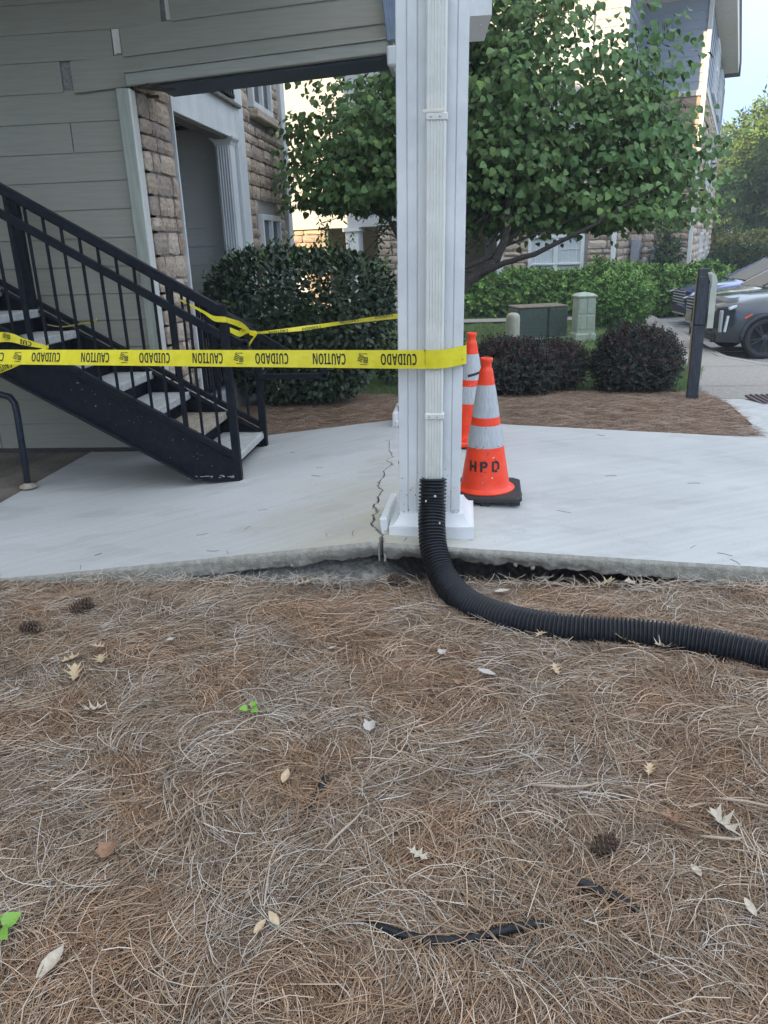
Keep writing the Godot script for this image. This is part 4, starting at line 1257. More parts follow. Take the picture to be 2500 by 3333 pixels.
func tapes() -> void:
	# ---- the long strip in front: printed side out, hung upside down
	var t := thing("caution_tape", Vector3.ZERO, "long taut yellow caution tape across the stair and round the column, lettering upside down", "tape")
	var L := Vector3(-2.95, 0.985, -3.60)
	var A := Vector3(-0.285, 0.972, -3.2135)
	var Bp := Vector3(-0.172, 0.972, -3.198)
	var C := Vector3(-0.086, 0.972, -3.195)
	var D := Vector3(0.006, 0.980, -3.252)
	var E := Vector3(0.012, 0.984, -3.30)
	var up := Vector3(0, 0.0762, 0)
	var upl := Vector3(0, 0.058, -0.050)
	put("strip", ribbon([L, L.lerp(A, 0.5), A, Bp, C, D, E, Vector3(0.012, 0.99, -3.5)], [upl, upl.lerp(up, 0.5), up, up, up, up, up, up]), M.tape, t)
	# print, in the photo's left to right order; positions along the strip from the column
	var d1 := (A - L).normalized()
	var period := 0.562
	for k in 5:
		var at0 := 0.282 + period * k    # distance of CAUTION left of A
		for item in [["CAUTION", 0.0, 0.145, 0.047], ["logo", -0.150, 0.0, 0.0], ["CUIDADO", -0.302, 0.152, 0.047]]:
			var s: float = at0 + item[1]
			if s < -0.16 or s > 2.6: continue
			var p := A - d1 * s
			var dirl := -d1
			var tt: float = clamp(s / 2.69, 0.0, 1.0)
			var u := up.lerp(upl, tt).normalized()
			var outw := (d1 if s >= 0 else -dirl).cross(u).normalized()
			p += outw * 0.0012
			if item[0] == "logo":
				tape_logo(t, p, dirl, -u)
			else:
				letters(t, item[0], p, dirl, -u, item[2], item[3] * lerp(1.0, 0.93, tt), M.ink)
	letters(t, "TION", C.lerp(D, 0.62) + Vector3(0.0008, 0, 0.0018), (C - D).normalized(), -up.normalized(), 0.066, 0.047, M.ink)
	# ---- the twisted strip behind, from the stair post to the second column
	t = thing("caution_tape", Vector3.ZERO, "thin twisted yellow caution tape in front of the big shrub, running behind the column", "tape")
	var P := Vector3(-1.362, 0.897, -5.13)
	var Q := Vector3(-0.41, 0.957, -5.48)
	put("strip", ribbon([P, P.lerp(Q, 0.3) + Vector3(0, -0.006, 0), P.lerp(Q, 0.6), Q, Vector3(-0.2, 0.965, -5.49)], [Vector3(0, 0.014, 0.012), Vector3(0, 0.030, -0.02), Vector3(0, 0.024, 0.025), Vector3(0, 0.040, 0.03), Vector3(0, 0.05, 0.02)]), M.tape, t)
	var d2 := (Q - P).normalized()
	var k2 := 0
	for item in [["CAUTION", 0.14], ["CUIDADO", 0.36], ["CAUTION", 0.62], ["CUIDADO", 0.86]]:
		letters(t, item[0], P.lerp(Q, item[1]) + Vector3(0.0, [-0.006, -0.009, 0.006, 0.01][k2], 0.014), -d2, Vector3(0, -1, 0.2), 0.13, 0.018, M.ink)
		k2 += 1
	# ---- the knot at the foot of the stair
	t = thing("caution_tape", Vector3.ZERO, "yellow caution tape wrapped and knotted round the lower stair post, its tail hanging down", "tape")
	var v := Vector3(0, 0.03, 0.0)
	put("wrap", ribbon([Vector3(-1.62, 1.17, -4.42), Vector3(-1.47, 1.10, -4.375), Vector3(-1.41, 1.062, -4.37), Vector3(-1.36, 1.055, -4.368), Vector3(-1.334, 1.052, -4.372)], [v * 0.3, v * 0.6, v, v * 1.1, v]), M.tape, t)
	put("strand", ribbon([Vector3(-1.334, 1.05, -4.375), Vector3(-1.33, 1.005, -4.6), Vector3(-1.345, 0.955, -4.82), Vector3(-1.375, 0.91, -5.0), Vector3(-1.372, 0.885, -5.12)], [v, v * 1.1 + Vector3(0.01, 0, 0), v * 0.9, v * 0.8 + Vector3(0.01, 0, 0), v * 0.6]), M.tape, t)
	put("strand", ribbon([Vector3(-1.335, 0.99, -4.42), Vector3(-1.325, 0.955, -4.55), Vector3(-1.36, 0.935, -4.75), Vector3(-1.38, 0.925, -4.95), Vector3(-1.368, 0.902, -5.13)], [v, v * 1.2, v * 1.0, v * 0.7, v * 0.5]), M.tape, t)
	put("knot", ribbon([Vector3(-1.39, 0.985, -4.78), Vector3(-1.365, 0.975, -4.77), Vector3(-1.36, 0.95, -4.79), Vector3(-1.385, 0.94, -4.80)], [v, v * 0.7, v * 0.6, v]), M.tape, t)
	var w := Vector3(0.022, 0.012, 0.0)
	put("tail", ribbon([Vector3(-1.36, 0.905, -5.13), Vector3(-1.375, 0.86, -5.0), Vector3(-1.388, 0.825, -4.92), Vector3(-1.40, 0.80, -4.86), Vector3(-1.37, 0.795, -4.83)], [w, w * 1.4, w * 1.6, w * 1.5, w * 0.6]), M.tape, t)
	letters(t, "CAUTION", Vector3(-1.383, 0.842, -4.935), Vector3(0.3, 0.9, -0.3), Vector3(0.9, -0.3, 0.2), 0.05, 0.022, M.ink)
	# ---- loose loops at the left
	t = thing("caution_tape", Vector3.ZERO, "loose crumpled loop of yellow caution tape lying over the stair at the left edge", "tape")
	v = Vector3(0.01, 0.055, -0.01)
	put("loop", ribbon([Vector3(-3.0, 0.93, -4.30), Vector3(-2.72, 0.985, -4.33), Vector3(-2.62, 0.985, -4.33), Vector3(-2.55, 0.962, -4.33), Vector3(-2.47, 0.94, -4.33), Vector3(-2.395, 0.925, -4.325)], [v, v * 1.1, v * 0.9, v * 0.7, v * 0.5, v * 0.25]), M.tape, t)
	put("fold", ribbon([Vector3(-2.395, 0.932, -4.325), Vector3(-2.41, 0.915, -4.30), Vector3(-2.46, 0.90, -4.29), Vector3(-2.56, 0.87, -4.28)], [v * 0.5, v * 0.5, v * 0.4, v * 0.5]), M.tape, t)
	letters(t, "CUI", Vector3(-2.53, 0.955, -4.324), Vector3(-0.9, 0.25, 0), Vector3(-0.25, -0.9, 0), 0.07, 0.026, M.ink)
	tape_logo(t, Vector3(-2.64, 0.995, -4.326), Vector3(-1, 0, 0), Vector3(0, -1, 0.1))
	t = thing("caution_tape", Vector3.ZERO, "slanting piece of yellow caution tape just under the long strip at the left edge", "tape")
	v = Vector3(0.012, 0.05, 0)
	put("strip", ribbon([Vector3(-3.0, 0.70, -4.2), Vector3(-2.72, 0.80, -4.25), Vector3(-2.6, 0.836, -4.25), Vector3(-2.5, 0.868, -4.22), Vector3(-2.42, 0.90, -4.2)], [v, v, v * 0.8, v * 0.6, v * 0.4]), M.tape, t)
	letters(t, "CAUTION", Vector3(-2.66, 0.82, -4.245), Vector3(-0.94, -0.33, 0), Vector3(0.33, -0.94, 0), 0.14, 0.03, M.ink)
	t = thing("caution_tape", Vector3.ZERO, "scrap of yellow caution tape lying on a stair tread behind the railing", "tape")
	v = Vector3(0.005, 0.012, 0.03)
	put("strip", ribbon([Vector3(-2.72, 1.0, -4.95), Vector3(-2.62, 0.985, -4.95), Vector3(-2.5, 1.0, -4.98), Vector3(-2.42, 1.01, -5.0), Vector3(-2.40, 1.03, -5.0)], [v, v * 0.8, v, v, v * 0.5]), M.tape, t)

# the small maker's mark: a star field beside slanted stripes, a word above and a line below
func tape_logo(parent: Node, p: Vector3, dir: Vector3, top: Vector3) -> void:
	var f := Transform3D(Basis(dir, top, dir.cross(top)), p)
	var b := MB.new()
	for i in 4:
		b.box(Vector3(0.0125, -0.011 + 0.0075 * i, 0), Vector3(0.021, 0.0036, 0.0008), 0.0, f * Transform3D(Basis(Vector3.BACK, -0.35), Vector3.ZERO))
	b.box(Vector3(-0.010, 0.003, 0), Vector3(0.019, 0.024, 0.0008), 0.0, f)
	put("emblem", b.done(), M.ink, parent)
	b = MB.new()
	for i in 3:
		for j in 3: b.box(Vector3(-0.0155 + 0.0058 * i, -0.005 + 0.0075 * j, 0.0007), Vector3(0.0030, 0.0030, 0.0006), 0.0, f * Transform3D())
	put("stars", b.done(), M.tape, parent)
	letters(parent, "Empire", p + top * 0.0215, dir, top, 0.030, 0.007, M.ink)
	letters(parent, "MADE IN USA", p - top * 0.0225, dir, top, 0.034, 0.0045, M.ink)

func cone_r(h: float) -> float: return lerp(0.128, 0.033, clamp((h - 0.05) / 0.60, 0.0, 1.0))

func cone(at: Vector3, label: String, turn: float, lettered: bool) -> void:
	var t := thing("traffic_cone", at, label, "traffic cone", "traffic cones beside the column", turn)
	var b := MB.new()
	var f := Transform3D(Basis(Vector3.UP, 0.0), Vector3.ZERO)
	# octagonal rubber base plate on feet
	var r0 := PackedVector3Array()
	var rings := []
	for k in [[0.178, 0.018], [0.184, 0.024], [0.184, 0.040], [0.176, 0.048]]:
		var ring := PackedVector3Array()
		var a: float = k[0]
		var c: float = a - 0.03
		for q in [[-c, -a], [c, -a], [a, -c], [a, c], [c, a], [-c, a], [-a, c], [-a, -c]]: ring.append(Vector3(q[0], k[1], q[1]))
		ring.reverse()
		rings.append(ring)
	b.loft(rings)
	put("base", b.done(), M.rubber if lettered else M.orange, t)
	for q in [[-0.15, 0.15], [0.0, 0.165], [0.15, 0.15], [-0.15, -0.15], [0.15, -0.15], [-0.165, 0.0], [0.165, 0.0]]:
		bx("foot", t, Vector3(q[0], 0.01, q[1]), Vector3(0.05, 0.02, 0.03), M.rubber, 0.004)
	if not lettered:
		bx("base_weight", t, Vector3(0, 0.021, 0), Vector3(0.352, 0.012, 0.352), M.rubber, 0.004)
	b = MB.new(true)
	var prof := [[0.150, 0.047], [0.152, 0.052], [0.148, 0.056], [0.134, 0.060], [0.128, 0.066]]
	for i in 22: prof.append([cone_r(0.07 + 0.57 * i / 21.0), 0.07 + 0.57 * i / 21.0])
	prof.append_array([[0.0335, 0.652], [0.031, 0.660], [0.026, 0.668], [0.0255, 0.690], [0.031, 0.698], [0.0315, 0.712], [0.028, 0.716], [0.024, 0.715], [0.023, 0.60]])
	b.lathe(prof, 40)
	put("cone_body", b.done(), M.orange, t)
	for k in [[0.275, 0.385], [0.425, 0.585]]:
		b = MB.new(true)
		var pr := []
		for i in 7:
			var h: float = lerp(k[0], k[1], i / 6.0)
			pr.append([cone_r(h) + (0.0018 if i > 0 and i < 6 else 0.0005), h])
		b.lathe(pr, 40)
		put("reflective_collar", b.done(), M.silver, t)
	for i in 26:
		var q := Vector2(rf(-0.10, 0.10), rf(0.07, 0.40))
		b = MB.new()
		var du := Vector2(rf(0.002, 0.008), rf(-0.002, 0.002))
		var dv := Vector2(rf(-0.001, 0.001), rf(0.0008, 0.0025))
		b.quad(on_cone(q + dv), on_cone(q + du + dv), on_cone(q + du - dv), on_cone(q - dv))
		put("scuff", b.done(), M.rubber if i % 3 else M.offwhite, t)
	if lettered:
		# stencilled capitals on the curved front: strokes given as (sideways, up) points
		var glyphs := {"H": [[[0, 0], [0, 1]], [[0.62, 0], [0.62, 1]], [[0.16, 0.5], [0.46, 0.5]]],
			"P": [[[0, 0], [0, 1]], [[0.2, 0.93], [0.45, 0.91], [0.6, 0.75], [0.45, 0.52], [0.2, 0.48]]],
			"D": [[[0, 0], [0, 1]], [[0.2, 0.95], [0.45, 0.92], [0.66, 0.72], [0.68, 0.35], [0.5, 0.08], [0.2, 0.05]]]}
		var x0 := -0.080
		for ch in ["H", "P", "D"]:
			b = MB.new()
			for s in glyphs[ch]:
				for i in s.size() - 1:
					var p := Vector2(x0 + s[i][0] * 0.047, 0.160 + s[i][1] * 0.052)
					var q := Vector2(x0 + s[i + 1][0] * 0.047, 0.160 + s[i + 1][1] * 0.052)
					var d := (q - p).normalized()
					var nn := Vector2(-d.y, d.x) * 0.0058
					if s.size() > 2: p -= d * 0.002; q += d * 0.002
					for j in 3:
						var a := p.lerp(q, j / 3.0)
						var c := p.lerp(q, (j + 1) / 3.0)
						b.quad(on_cone(a + nn), on_cone(c + nn), on_cone(c - nn), on_cone(a - nn))
			put("lettering", b.done(), M.ink, t)
			x0 += 0.060
	else:
		b = MB.new()
		for j in 8:
			var a := Vector2(-0.035 + 0.012 * j, 0.452 + 0.0028 * j)
			var c := Vector2(-0.023 + 0.012 * j, 0.4548 + 0.0028 * j)
			var nn := Vector2(0, 0.008)
			b.quad(on_cone(a + nn), on_cone(c + nn), on_cone(c - nn), on_cone(a - nn))
		put("black_tape", b.done(), M.ink, t)

# a point given by its arc along the surface and its height, on the front of a cone
func on_cone(p: Vector2) -> Vector3:
	var r := cone_r(p.y) + 0.0028
	var a := p.x / r
	return Vector3(sin(a) * r, p.y, cos(a) * r)

func cones() -> void:
	cone(Vector3(0.115, slab_y(0.115, -3.86), -3.86), "front orange traffic cone with black HPD lettering on a black rubber base", deg_to_rad(-2.0), true)
	cone(Vector3(0.055, slab_y(0.055, -4.98), -4.98), "rear orange traffic cone half behind the column, black tape strip on its collar", deg_to_rad(8.0), false)

func street_things() -> void:
	# ---- dark post with a pale sign panel, seen from behind
	var t := thing("sign_post", Vector3(2.075, g(-7.2) - 0.02, -7.2), "dark square post with a pale sign panel seen edge-on, in the mulch at right", "sign post", "", deg_to_rad(-14.0))
	bx("post", t, Vector3(0, 0.60, 0), Vector3(0.098, 1.2, 0.098), M.post, 0.006)
	bx("base_sleeve", t, Vector3(0, 0.06, 0), Vector3(0.104, 0.12, 0.104), M.post, 0.004)
	bx("housing", t, Vector3(0.0, 0.93, 0), Vector3(0.104, 0.42, 0.12), M.post, 0.012)
	bx("wood_face", t, Vector3(-0.056, 0.70, 0.01), Vector3(0.010, 0.9, 0.07), M.lath, 0.002)
	var b := MB.new()
	var ra := PackedVector3Array()
	var rb := PackedVector3Array()
	for q in [[0.062, 0.70], [0.112, 0.70], [0.112, 1.10], [0.095, 1.145], [0.062, 1.165], [0.03, 1.17], [0.03, 1.155], [0.062, 1.145]]:
		ra.append(Vector3(q[0], q[1], -0.065))
		rb.append(Vector3(q[0], q[1], 0.065))
	b.loft([rb, ra])
	put("sign_panel", b.done(), M.sign_back, t)
	# ---- electric boxes on the lawn
	t = thing("transformer_box", Vector3(1.72, -0.78, -19.0), "dark green ground transformer cabinet with a rusty lid on the lawn", "utility box", "", deg_to_rad(14.0))
	bx("left_cabinet", t, Vector3(-0.2, 0.36, 0), Vector3(0.72, 0.72, 0.8), M.util_green, 0.03)
	bx("right_cabinet", t, Vector3(0.40, 0.36, 0.01), Vector3(0.47, 0.72, 0.8), M.util_green, 0.03)
	bx("lid", t, Vector3(-0.2, 0.735, 0), Vector3(0.74, 0.04, 0.82), M.util_top, 0.015)
	bx("lid", t, Vector3(0.40, 0.735, 0), Vector3(0.48, 0.045, 0.82), M.util_top, 0.015)
	bx("pad", t, Vector3(0.05, 0.0, 0), Vector3(1.4, 0.08, 1.0), M.path, 0.02)
	t = thing("cable_pedestal", Vector3(2.70, -0.78, -18.15), "tall pale green plastic cable pedestal with a peaked cap on the lawn", "utility box", "", deg_to_rad(10.0))
	b = MB.new()
	b.loft([sq(0, 0, 0, 0.235), sq(0, 0.16, 0, 0.23), sq(0, 0.20, 0, 0.205), sq(0, 0.98, 0, 0.195)])
	put("cabinet", b.done(), M.pale_green, t)
	b = MB.new()
	b.loft([sq(0, 0.97, 0, 0.222), sq(0, 1.0, 0, 0.228), sq(0, 1.05, 0, 0.15), sq(0, 1.075, 0, 0.03)])
	put("cap", b.done(), M.pale_green, t)
	for q in [[-0.105, 0.78], [0.0975, 0.78], [-0.105, 0.43], [0.0975, 0.43]]:
		bx("raised_panel", t, Vector3(q[0], q[1], 0.202), Vector3(0.17, 0.32 if q[1] > 0.6 else 0.30, 0.022), M.pale_green, 0.008)
	bx("latch", t, Vector3(0.10, 0.15, 0.236), Vector3(0.05, 0.13, 0.02), M.pale_green, 0.005)
	t = thing("marker_bollard", Vector3(1.00, -0.78, -16.4), "short rounded beige cable marker in front of the green transformer", "bollard", "", 0.0)
	b = MB.new(true)
	b.lathe([[0.155, 0.0], [0.15, 0.3], [0.142, 0.68], [0.135, 0.75], [0.11, 0.79], [0.06, 0.81], [0.0, 0.815]], 20)
	put("shell", b.done(), M.beige, t, Transform3D(Basis(Vector3.BACK, -0.03), Vector3.ZERO))
	# ---- air conditioner beyond the cars, and a dark lamp post at the right edge
	t = thing("air_conditioner", Vector3(8.0, -0.7, -25.5), "grey louvred air conditioner behind the blue car", "air conditioner", "", -0.2)
	bx("casing", t, Vector3(0, 0.45, -0.02), Vector3(0.85, 0.9, 0.8), M.meter, 0.03)
	for i in 8: bx("louvre", t, Vector3(0, 0.14 + 0.09 * i, 0.39), Vector3(0.76, 0.04, 0.03), M.post, 0.004)
	bx("cap", t, Vector3(0, 0.93, 0), Vector3(0.9, 0.07, 0.86), M.meter, 0.02)
	t = thing("lamp_post", Vector3(15.2, -0.8, -33.5), "dark slim lamp post at the right edge beyond the hedges", "lamp post")
	b = MB.new(true)
	b.lathe([[0.16, 0.0], [0.14, 0.3], [0.09, 0.4], [0.075, 2.4], [0.07, 2.6]], 10)
	put("pole", b.done(), M.wood_dark, t)

func prof_at(p: Array, x: float) -> float:
	for i in p.size() - 1:
		if x <= p[i + 1][0]:
			var s: float = clamp((x - p[i][0]) / max(p[i + 1][0] - p[i][0], 0.0001), 0.0, 1.0)
			return lerp(float(p[i][1]), float(p[i + 1][1]), s)
	return p[-1][1]

# a parked car: nose at the local origin, running back along +x, near flank at z = 0
func car(at: Vector3, label: String, paint: Material, top: Array, ws: Array, style: int) -> void:
	var t := thing("parked_car", at, label, "car", "cars parked nose to the kerb", deg_to_rad(3.0))
	var w := 1.92
	var len: float = top[-1][0]
	var wheels := [0.88, len - 0.98]
	var wr := 0.385
	var xs := []
	var x := 0.0
	while x < len:
		xs.append(x)
		var near := false
		for q in wheels: near = near or abs(x - q) < 0.5
		x += 0.02 if x < 0.3 else (0.03 if near else 0.09)
	xs.append(len)
	var rings := []
	for xx in xs:
		var tp := prof_at(top, xx)
		var yb := 0.30 if xx > 0.06 and xx < len - 0.06 else 0.42
		for q in wheels:
			var d: float = abs(xx - q)
			if d < wr + 0.05: yb = max(yb, 0.36 + sqrt(max(0.0, (wr + 0.05) * (wr + 0.05) - d * d)))
		var e: float = 0.34 * pow(clamp(1.0 - xx / 0.45, 0.0, 1.0), 2.0) + 0.25 * pow(clamp(1.0 - (len - xx) / 0.4, 0.0, 1.0), 2.0)
		var belt: float = min(tp - 0.05, 1.02)
		var ins: float = 0.10 + max(0.0, tp - 1.08) * 0.34
		var half := [[0.16 + e, yb], [0.02 + e, yb + 0.02], [0.0 + e, max(0.62, yb + 0.04)], [0.012 + e, max(min(0.86, belt - 0.04), yb + 0.06)], [0.05 + e, max(belt, yb + 0.07)], [ins + e, max(tp - 0.035, yb + 0.08)], [ins + 0.14 + e, max(tp - 0.006, yb + 0.085)], [w / 2, max(tp + 0.012, yb + 0.09)]]
		var ring := PackedVector3Array()
		for k in half: ring.append(Vector3(xx, k[1], -k[0]))
		for i in range(half.size() - 2, -1, -1): ring.append(Vector3(xx, half[i][1], -w + half[i][0]))
		rings.append(ring)
	var b := MB.new(true)
	b.loft(rings)
	put("body", b.done(), paint, t)
	# windscreen and side glass
	var x0: float = ws[0]
	var x1: float = ws[1]
	b = MB.new()
	for side in 1:
		var a0 := prof_at(top, x0) + 0.022
		var a1 := prof_at(top, x1) + 0.022
		b.quad(Vector3(x1, a1, -w + 0.34), Vector3(x1, a1, -0.34), Vector3(x0, a0, -0.2), Vector3(x0, a0, -w + 0.2))
	put("windscreen", b.done(), M.car_glass, t)
	for q in [[-0.2, -0.34], [-w + 0.2, -w + 0.34]]:
		b = MB.new()
		b.bar(Vector3(x0 - 0.02, prof_at(top, x0) + 0.02, q[0]), Vector3(x1 + 0.04, prof_at(top, x1) + 0.02, q[1]), 0.09, 0.05, 0.012)
		put("windscreen_pillar", b.done(), paint, t)
	b = MB.new()
	b.bar(Vector3(x1 + 0.02, prof_at(top, x1) + 0.015, -0.3), Vector3(x1 + 0.02, prof_at(top, x1) + 0.015, -w + 0.3), 0.10, 0.05, 0.012)
	put("roof_edge", b.done(), paint, t)
	b = MB.new()
	var s0 := Vector3(x0 + 0.42, 1.09, -0.062)
	var roof := prof_at(top, x1 + 0.3)
	var inz: float = 0.085 + (roof - 0.12 - 1.08) * 0.34
	b.quad(Vector3(x1 + 0.22, roof - 0.10, -inz), Vector3(len - 1.2, roof - 0.12, -inz), Vector3(len - 0.8, 1.09, -0.062), s0)
	put("side_glass", b.done(), M.car_glass, t)
	bx("door_mirror", t, Vector3(x0 + 0.5, 1.08, 0.06), Vector3(0.12, 0.14, 0.22), paint, 0.04)
	# front: grille, lamps, bumper
	var gr := bx("grille", t, Vector3(0.0, 0.74, -w / 2), Vector3(0.06, 0.34, 1.0), M.rubber, 0.01)
	for i in 5: bx("grille_bar", gr, Vector3(-0.02, 0.6 + 0.07 * i, -w / 2), Vector3(0.05, 0.022, 0.98), M.silver if style != 2 else M.post, 0.004)
	bx("bumper", t, Vector3(0.06, 0.40, -w / 2), Vector3(0.14, 0.20, w - 0.62), M.rubber if style != 1 else paint, 0.03)
	bx("skid_plate", t, Vector3(0.04, 0.33, -w / 2), Vector3(0.10, 0.06, w - 0.75), M.silver, 0.015)
	for s in [0, 1]:
		var zz: float = -0.20 if s == 0 else -w + 0.20
		var rot: float = 0.75 if s == 0 else -0.75
		if style == 2:
			bx("headlight", t, Vector3(0.10, 0.70, zz), Vector3(0.05, 0.40, 0.09), M.silver, 0.01, Transform3D(Basis(), Vector3.ZERO))
			bx("daytime_lamp", t, Vector3.ZERO, Vector3(0.04, 0.30, 0.05), M.lamp_glass, 0.008, Transform3D(Basis(Vector3.BACK, -0.12), Vector3(0.17, 0.66, zz + 0.1 * (1 if s == 0 else -1))))
			bx("upper_lamp", t, Vector3.ZERO, Vector3(0.34, 0.05, 0.05), M.lamp_glass, 0.01, Transform3D(Basis(Vector3.UP, rot * 0.35) * Basis(Vector3.BACK, 0.30), Vector3(0.33, 0.985, -0.10 if s == 0 else -w + 0.10)))
		else:
			bx("headlight", t, Vector3.ZERO, Vector3(0.34, 0.14, 0.06), M.glass, 0.02, Transform3D(Basis(Vector3.UP, rot) * Basis(Vector3.BACK, 0.25), Vector3(0.13, 0.80, zz)))
			bx("lamp_strip", t, Vector3.ZERO, Vector3(0.36, 0.035, 0.05), M.lamp_glass, 0.008, Transform3D(Basis(Vector3.UP, rot) * Basis(Vector3.BACK, 0.30), Vector3(0.12, 0.88, zz + 0.015 * (1 if s == 0 else -1))))
			bx("fog_lamp", t, Vector3.ZERO, Vector3(0.22, 0.12, 0.05), M.rubber, 0.02, Transform3D(Basis(Vector3.UP, rot), Vector3(0.12, 0.47, zz - 0.02)))
	# flank: arch lip, marker, sill
	for q in wheels:
		b = MB.new(true)
		var rr := []
		for i in 17:
			var a := PI * i / 16.0
			var c := Vector3(q - cos(a) * (wr + 0.065), 0.36 + sin(a) * (wr + 0.065), 0.0)
			var o := Vector3(-cos(a), sin(a), 0)
			rr.append(PackedVector3Array([c - o * 0.035 + Vector3(0, 0, 0.012), c + o * 0.035 + Vector3(0, 0, 0.008), c + o * 0.03 + Vector3(0, 0, -0.05), c - o * 0.03 + Vector3(0, 0, -0.05)]))
		b.loft(rr)
		put("arch_lip", b.done(), M.post if style == 2 else M.rubber, t)
	bx("side_marker", t, Vector3.ZERO, Vector3(0.15, 0.032, 0.014), M.amber, 0.006, Transform3D(Basis(Vector3.BACK, 0.5), Vector3(wheels[0] - 0.36, 0.80, 0.012)))
	bx("sill", t, Vector3(len / 2, 0.32, -0.02), Vector3(wheels[1] - wheels[0] - 0.95, 0.10, 0.06), M.rubber, 0.02)
	for q in wheels:
		for z in [-0.02, -w + 0.02]:
			var near: bool = z > -0.5
			var wh := thing_part("wheel", t)
			wh.position = Vector3(q, wr, z)
			wh.rotation = Vector3(PI / 2 if near else -PI / 2, 0.0, 0.0)
			b = MB.new(true)
			b.lathe([[0.285, -0.20], [0.35, -0.21], [wr - 0.005, -0.18], [wr, -0.10], [wr - 0.004, -0.03], [0.355, 0.005], [0.30, 0.008], [0.285, -0.01], [0.28, -0.06]], 36)
			put("tyre", b.done(), M.rubber, wh)
			b = MB.new(true)
			b.lathe([[0.285, -0.008], [0.275, -0.005], [0.268, -0.03], [0.262, -0.10], [0.0, -0.12]], 30)
			put("rim", b.done(), M.post if style == 2 else M.silver, wh)
			if near:
				for i in 10:
					b = MB.new()
					b.box(Vector3(0.155, -0.03, 0), Vector3(0.225, 0.022, 0.038), 0.008, Transform3D(Basis(Vector3.UP, TAU * i / 10 + (0.16 if i % 2 else -0.16)), Vector3.ZERO))
					put("spoke", b.done(), M.rubber if style == 2 else M.silver, wh)
				b = MB.new(true)
				b.lathe([[0.07, -0.06], [0.065, -0.015], [0.035, -0.008], [0.0, -0.006]], 16)
				put("hub", b.done(), M.silver if style != 2 else M.post, wh)

func cars() -> void:
	M.lamp_glass = flat(lin(0.62, 0.66, 0.70), 0.12)
	M.amber = flat(lin(0.75, 0.12, 0.02), 0.3)
	var grey := flat(lin(0.045, 0.055, 0.066), 0.28, 0.35)
	grey.clearcoat_enabled = true; grey.clearcoat_roughness = 0.05
	var tan := flat(lin(0.34, 0.29, 0.22), 0.3, 0.3)
	tan.clearcoat_enabled = true; tan.clearcoat_roughness = 0.05
	var blue := flat(lin(0.022, 0.05, 0.20), 0.26, 0.35)
	blue.clearcoat_enabled = true; blue.clearcoat_roughness = 0.05
	car(Vector3(4.74, -0.84, -15.2), "dark grey sport utility car with black spoked wheels, nearest of the parked cars", grey, [[0.0, 0.88], [0.05, 1.0], [0.2, 1.06], [0.7, 1.13], [1.35, 1.18], [1.5, 1.22], [2.25, 1.66], [2.7, 1.76], [4.3, 1.74], [4.85, 1.2], [5.0, 0.9]], [1.45, 2.3], 2)
	car(Vector3(5.38, -0.84, -17.95), "champagne beige car between the grey and the blue one", tan, [[0.0, 0.72], [0.08, 0.85], [0.3, 0.93], [0.8, 1.02], [1.2, 1.07], [1.35, 1.1], [2.15, 1.60], [2.6, 1.68], [3.9, 1.64], [4.5, 1.1], [4.6, 0.8]], [1.3, 2.2], 1)
	car(Vector3(5.72, -0.84, -20.6), "blue sport utility car, farthest of the three parked cars", blue, [[0.0, 0.80], [0.06, 0.93], [0.3, 1.0], [0.9, 1.06], [1.3, 1.1], [1.45, 1.13], [2.3, 1.60], [2.8, 1.68], [4.0, 1.64], [4.6, 1.1], [4.7, 0.85]], [1.4, 2.35], 0)


func add_leaf(b: MB, f: Transform3D, outline: Array, bend: float, cup: float) -> void:
	var n := outline.size()
	for s in [-1.0, 1.0]:
		for i in n - 1:
			var a: Array = outline[i]
			var c: Array = outline[i + 1]
			var m0 := f * Vector3(0, a[1], -bend * a[1] * a[1])
			var m1 := f * Vector3(0, c[1], -bend * c[1] * c[1])
			var e0 := f * Vector3(s * a[0], a[1], -bend * a[1] * a[1] + cup * a[0])
			var e1 := f * Vector3(s * c[0], c[1], -bend * c[1] * c[1] + cup * c[0])
			if s < 0:
				if a[0] > 0.0: b.tri(m0, e0, e1)
				b.tri(m0, e1, m1)
			else:
				if a[0] > 0.0: b.tri(m0, e1, e0)
				b.tri(m0, m1, e1)

func leaf_mesh(outline: Array, bend := 0.0, cup := 0.0) -> ArrayMesh:
	var b := MB.new(true)
	b.col(Color.WHITE)
	add_leaf(b, Transform3D(), outline, bend, cup)
	return b.done()

# a twig with leaves up its length, for shrubs whose single leaves are too small to pick apart
func sprig_mesh(n: int, length: float, outline: Array, spread: float) -> ArrayMesh:
	var b := MB.new(true)
	for i in n:
		var s := (i + 1.0) / n
		var v := rf(0.75, 1.25)
		b.col(Color(v, v, v))
		var a := i * 2.4 + rf(-0.4, 0.4)
		var out := Vector3(cos(a), 0, sin(a))
		var tip := (out * spread + Vector3.UP * (0.35 + 0.6 * s) + Vector3(rf(-0.25, 0.25), rf(-0.2, 0.2), rf(-0.25, 0.25))).normalized()
		var nrm := (Vector3.UP - tip * tip.dot(Vector3.UP) + out * 0.3).normalized()
		var xx := tip.cross(nrm).normalized()
		add_leaf(b, Transform3D(Basis(xx, tip, xx.cross(tip)), Vector3(0, length * s, 0) + out * 0.003), outline, 0.0, 0.15)
	return b.done()

func facing(tip: Vector3, nrm: Vector3, s: float, at: Vector3) -> Transform3D:
	var y := tip.normalized()
	var x := y.cross(nrm)
	if x.length() < 0.05: x = y.cross(Vector3(0.3, 0.5, 0.8))
	x = x.normalized()
	return Transform3D(Basis(x, y, x.cross(y)).scaled(Vector3(s, s, s)), at)

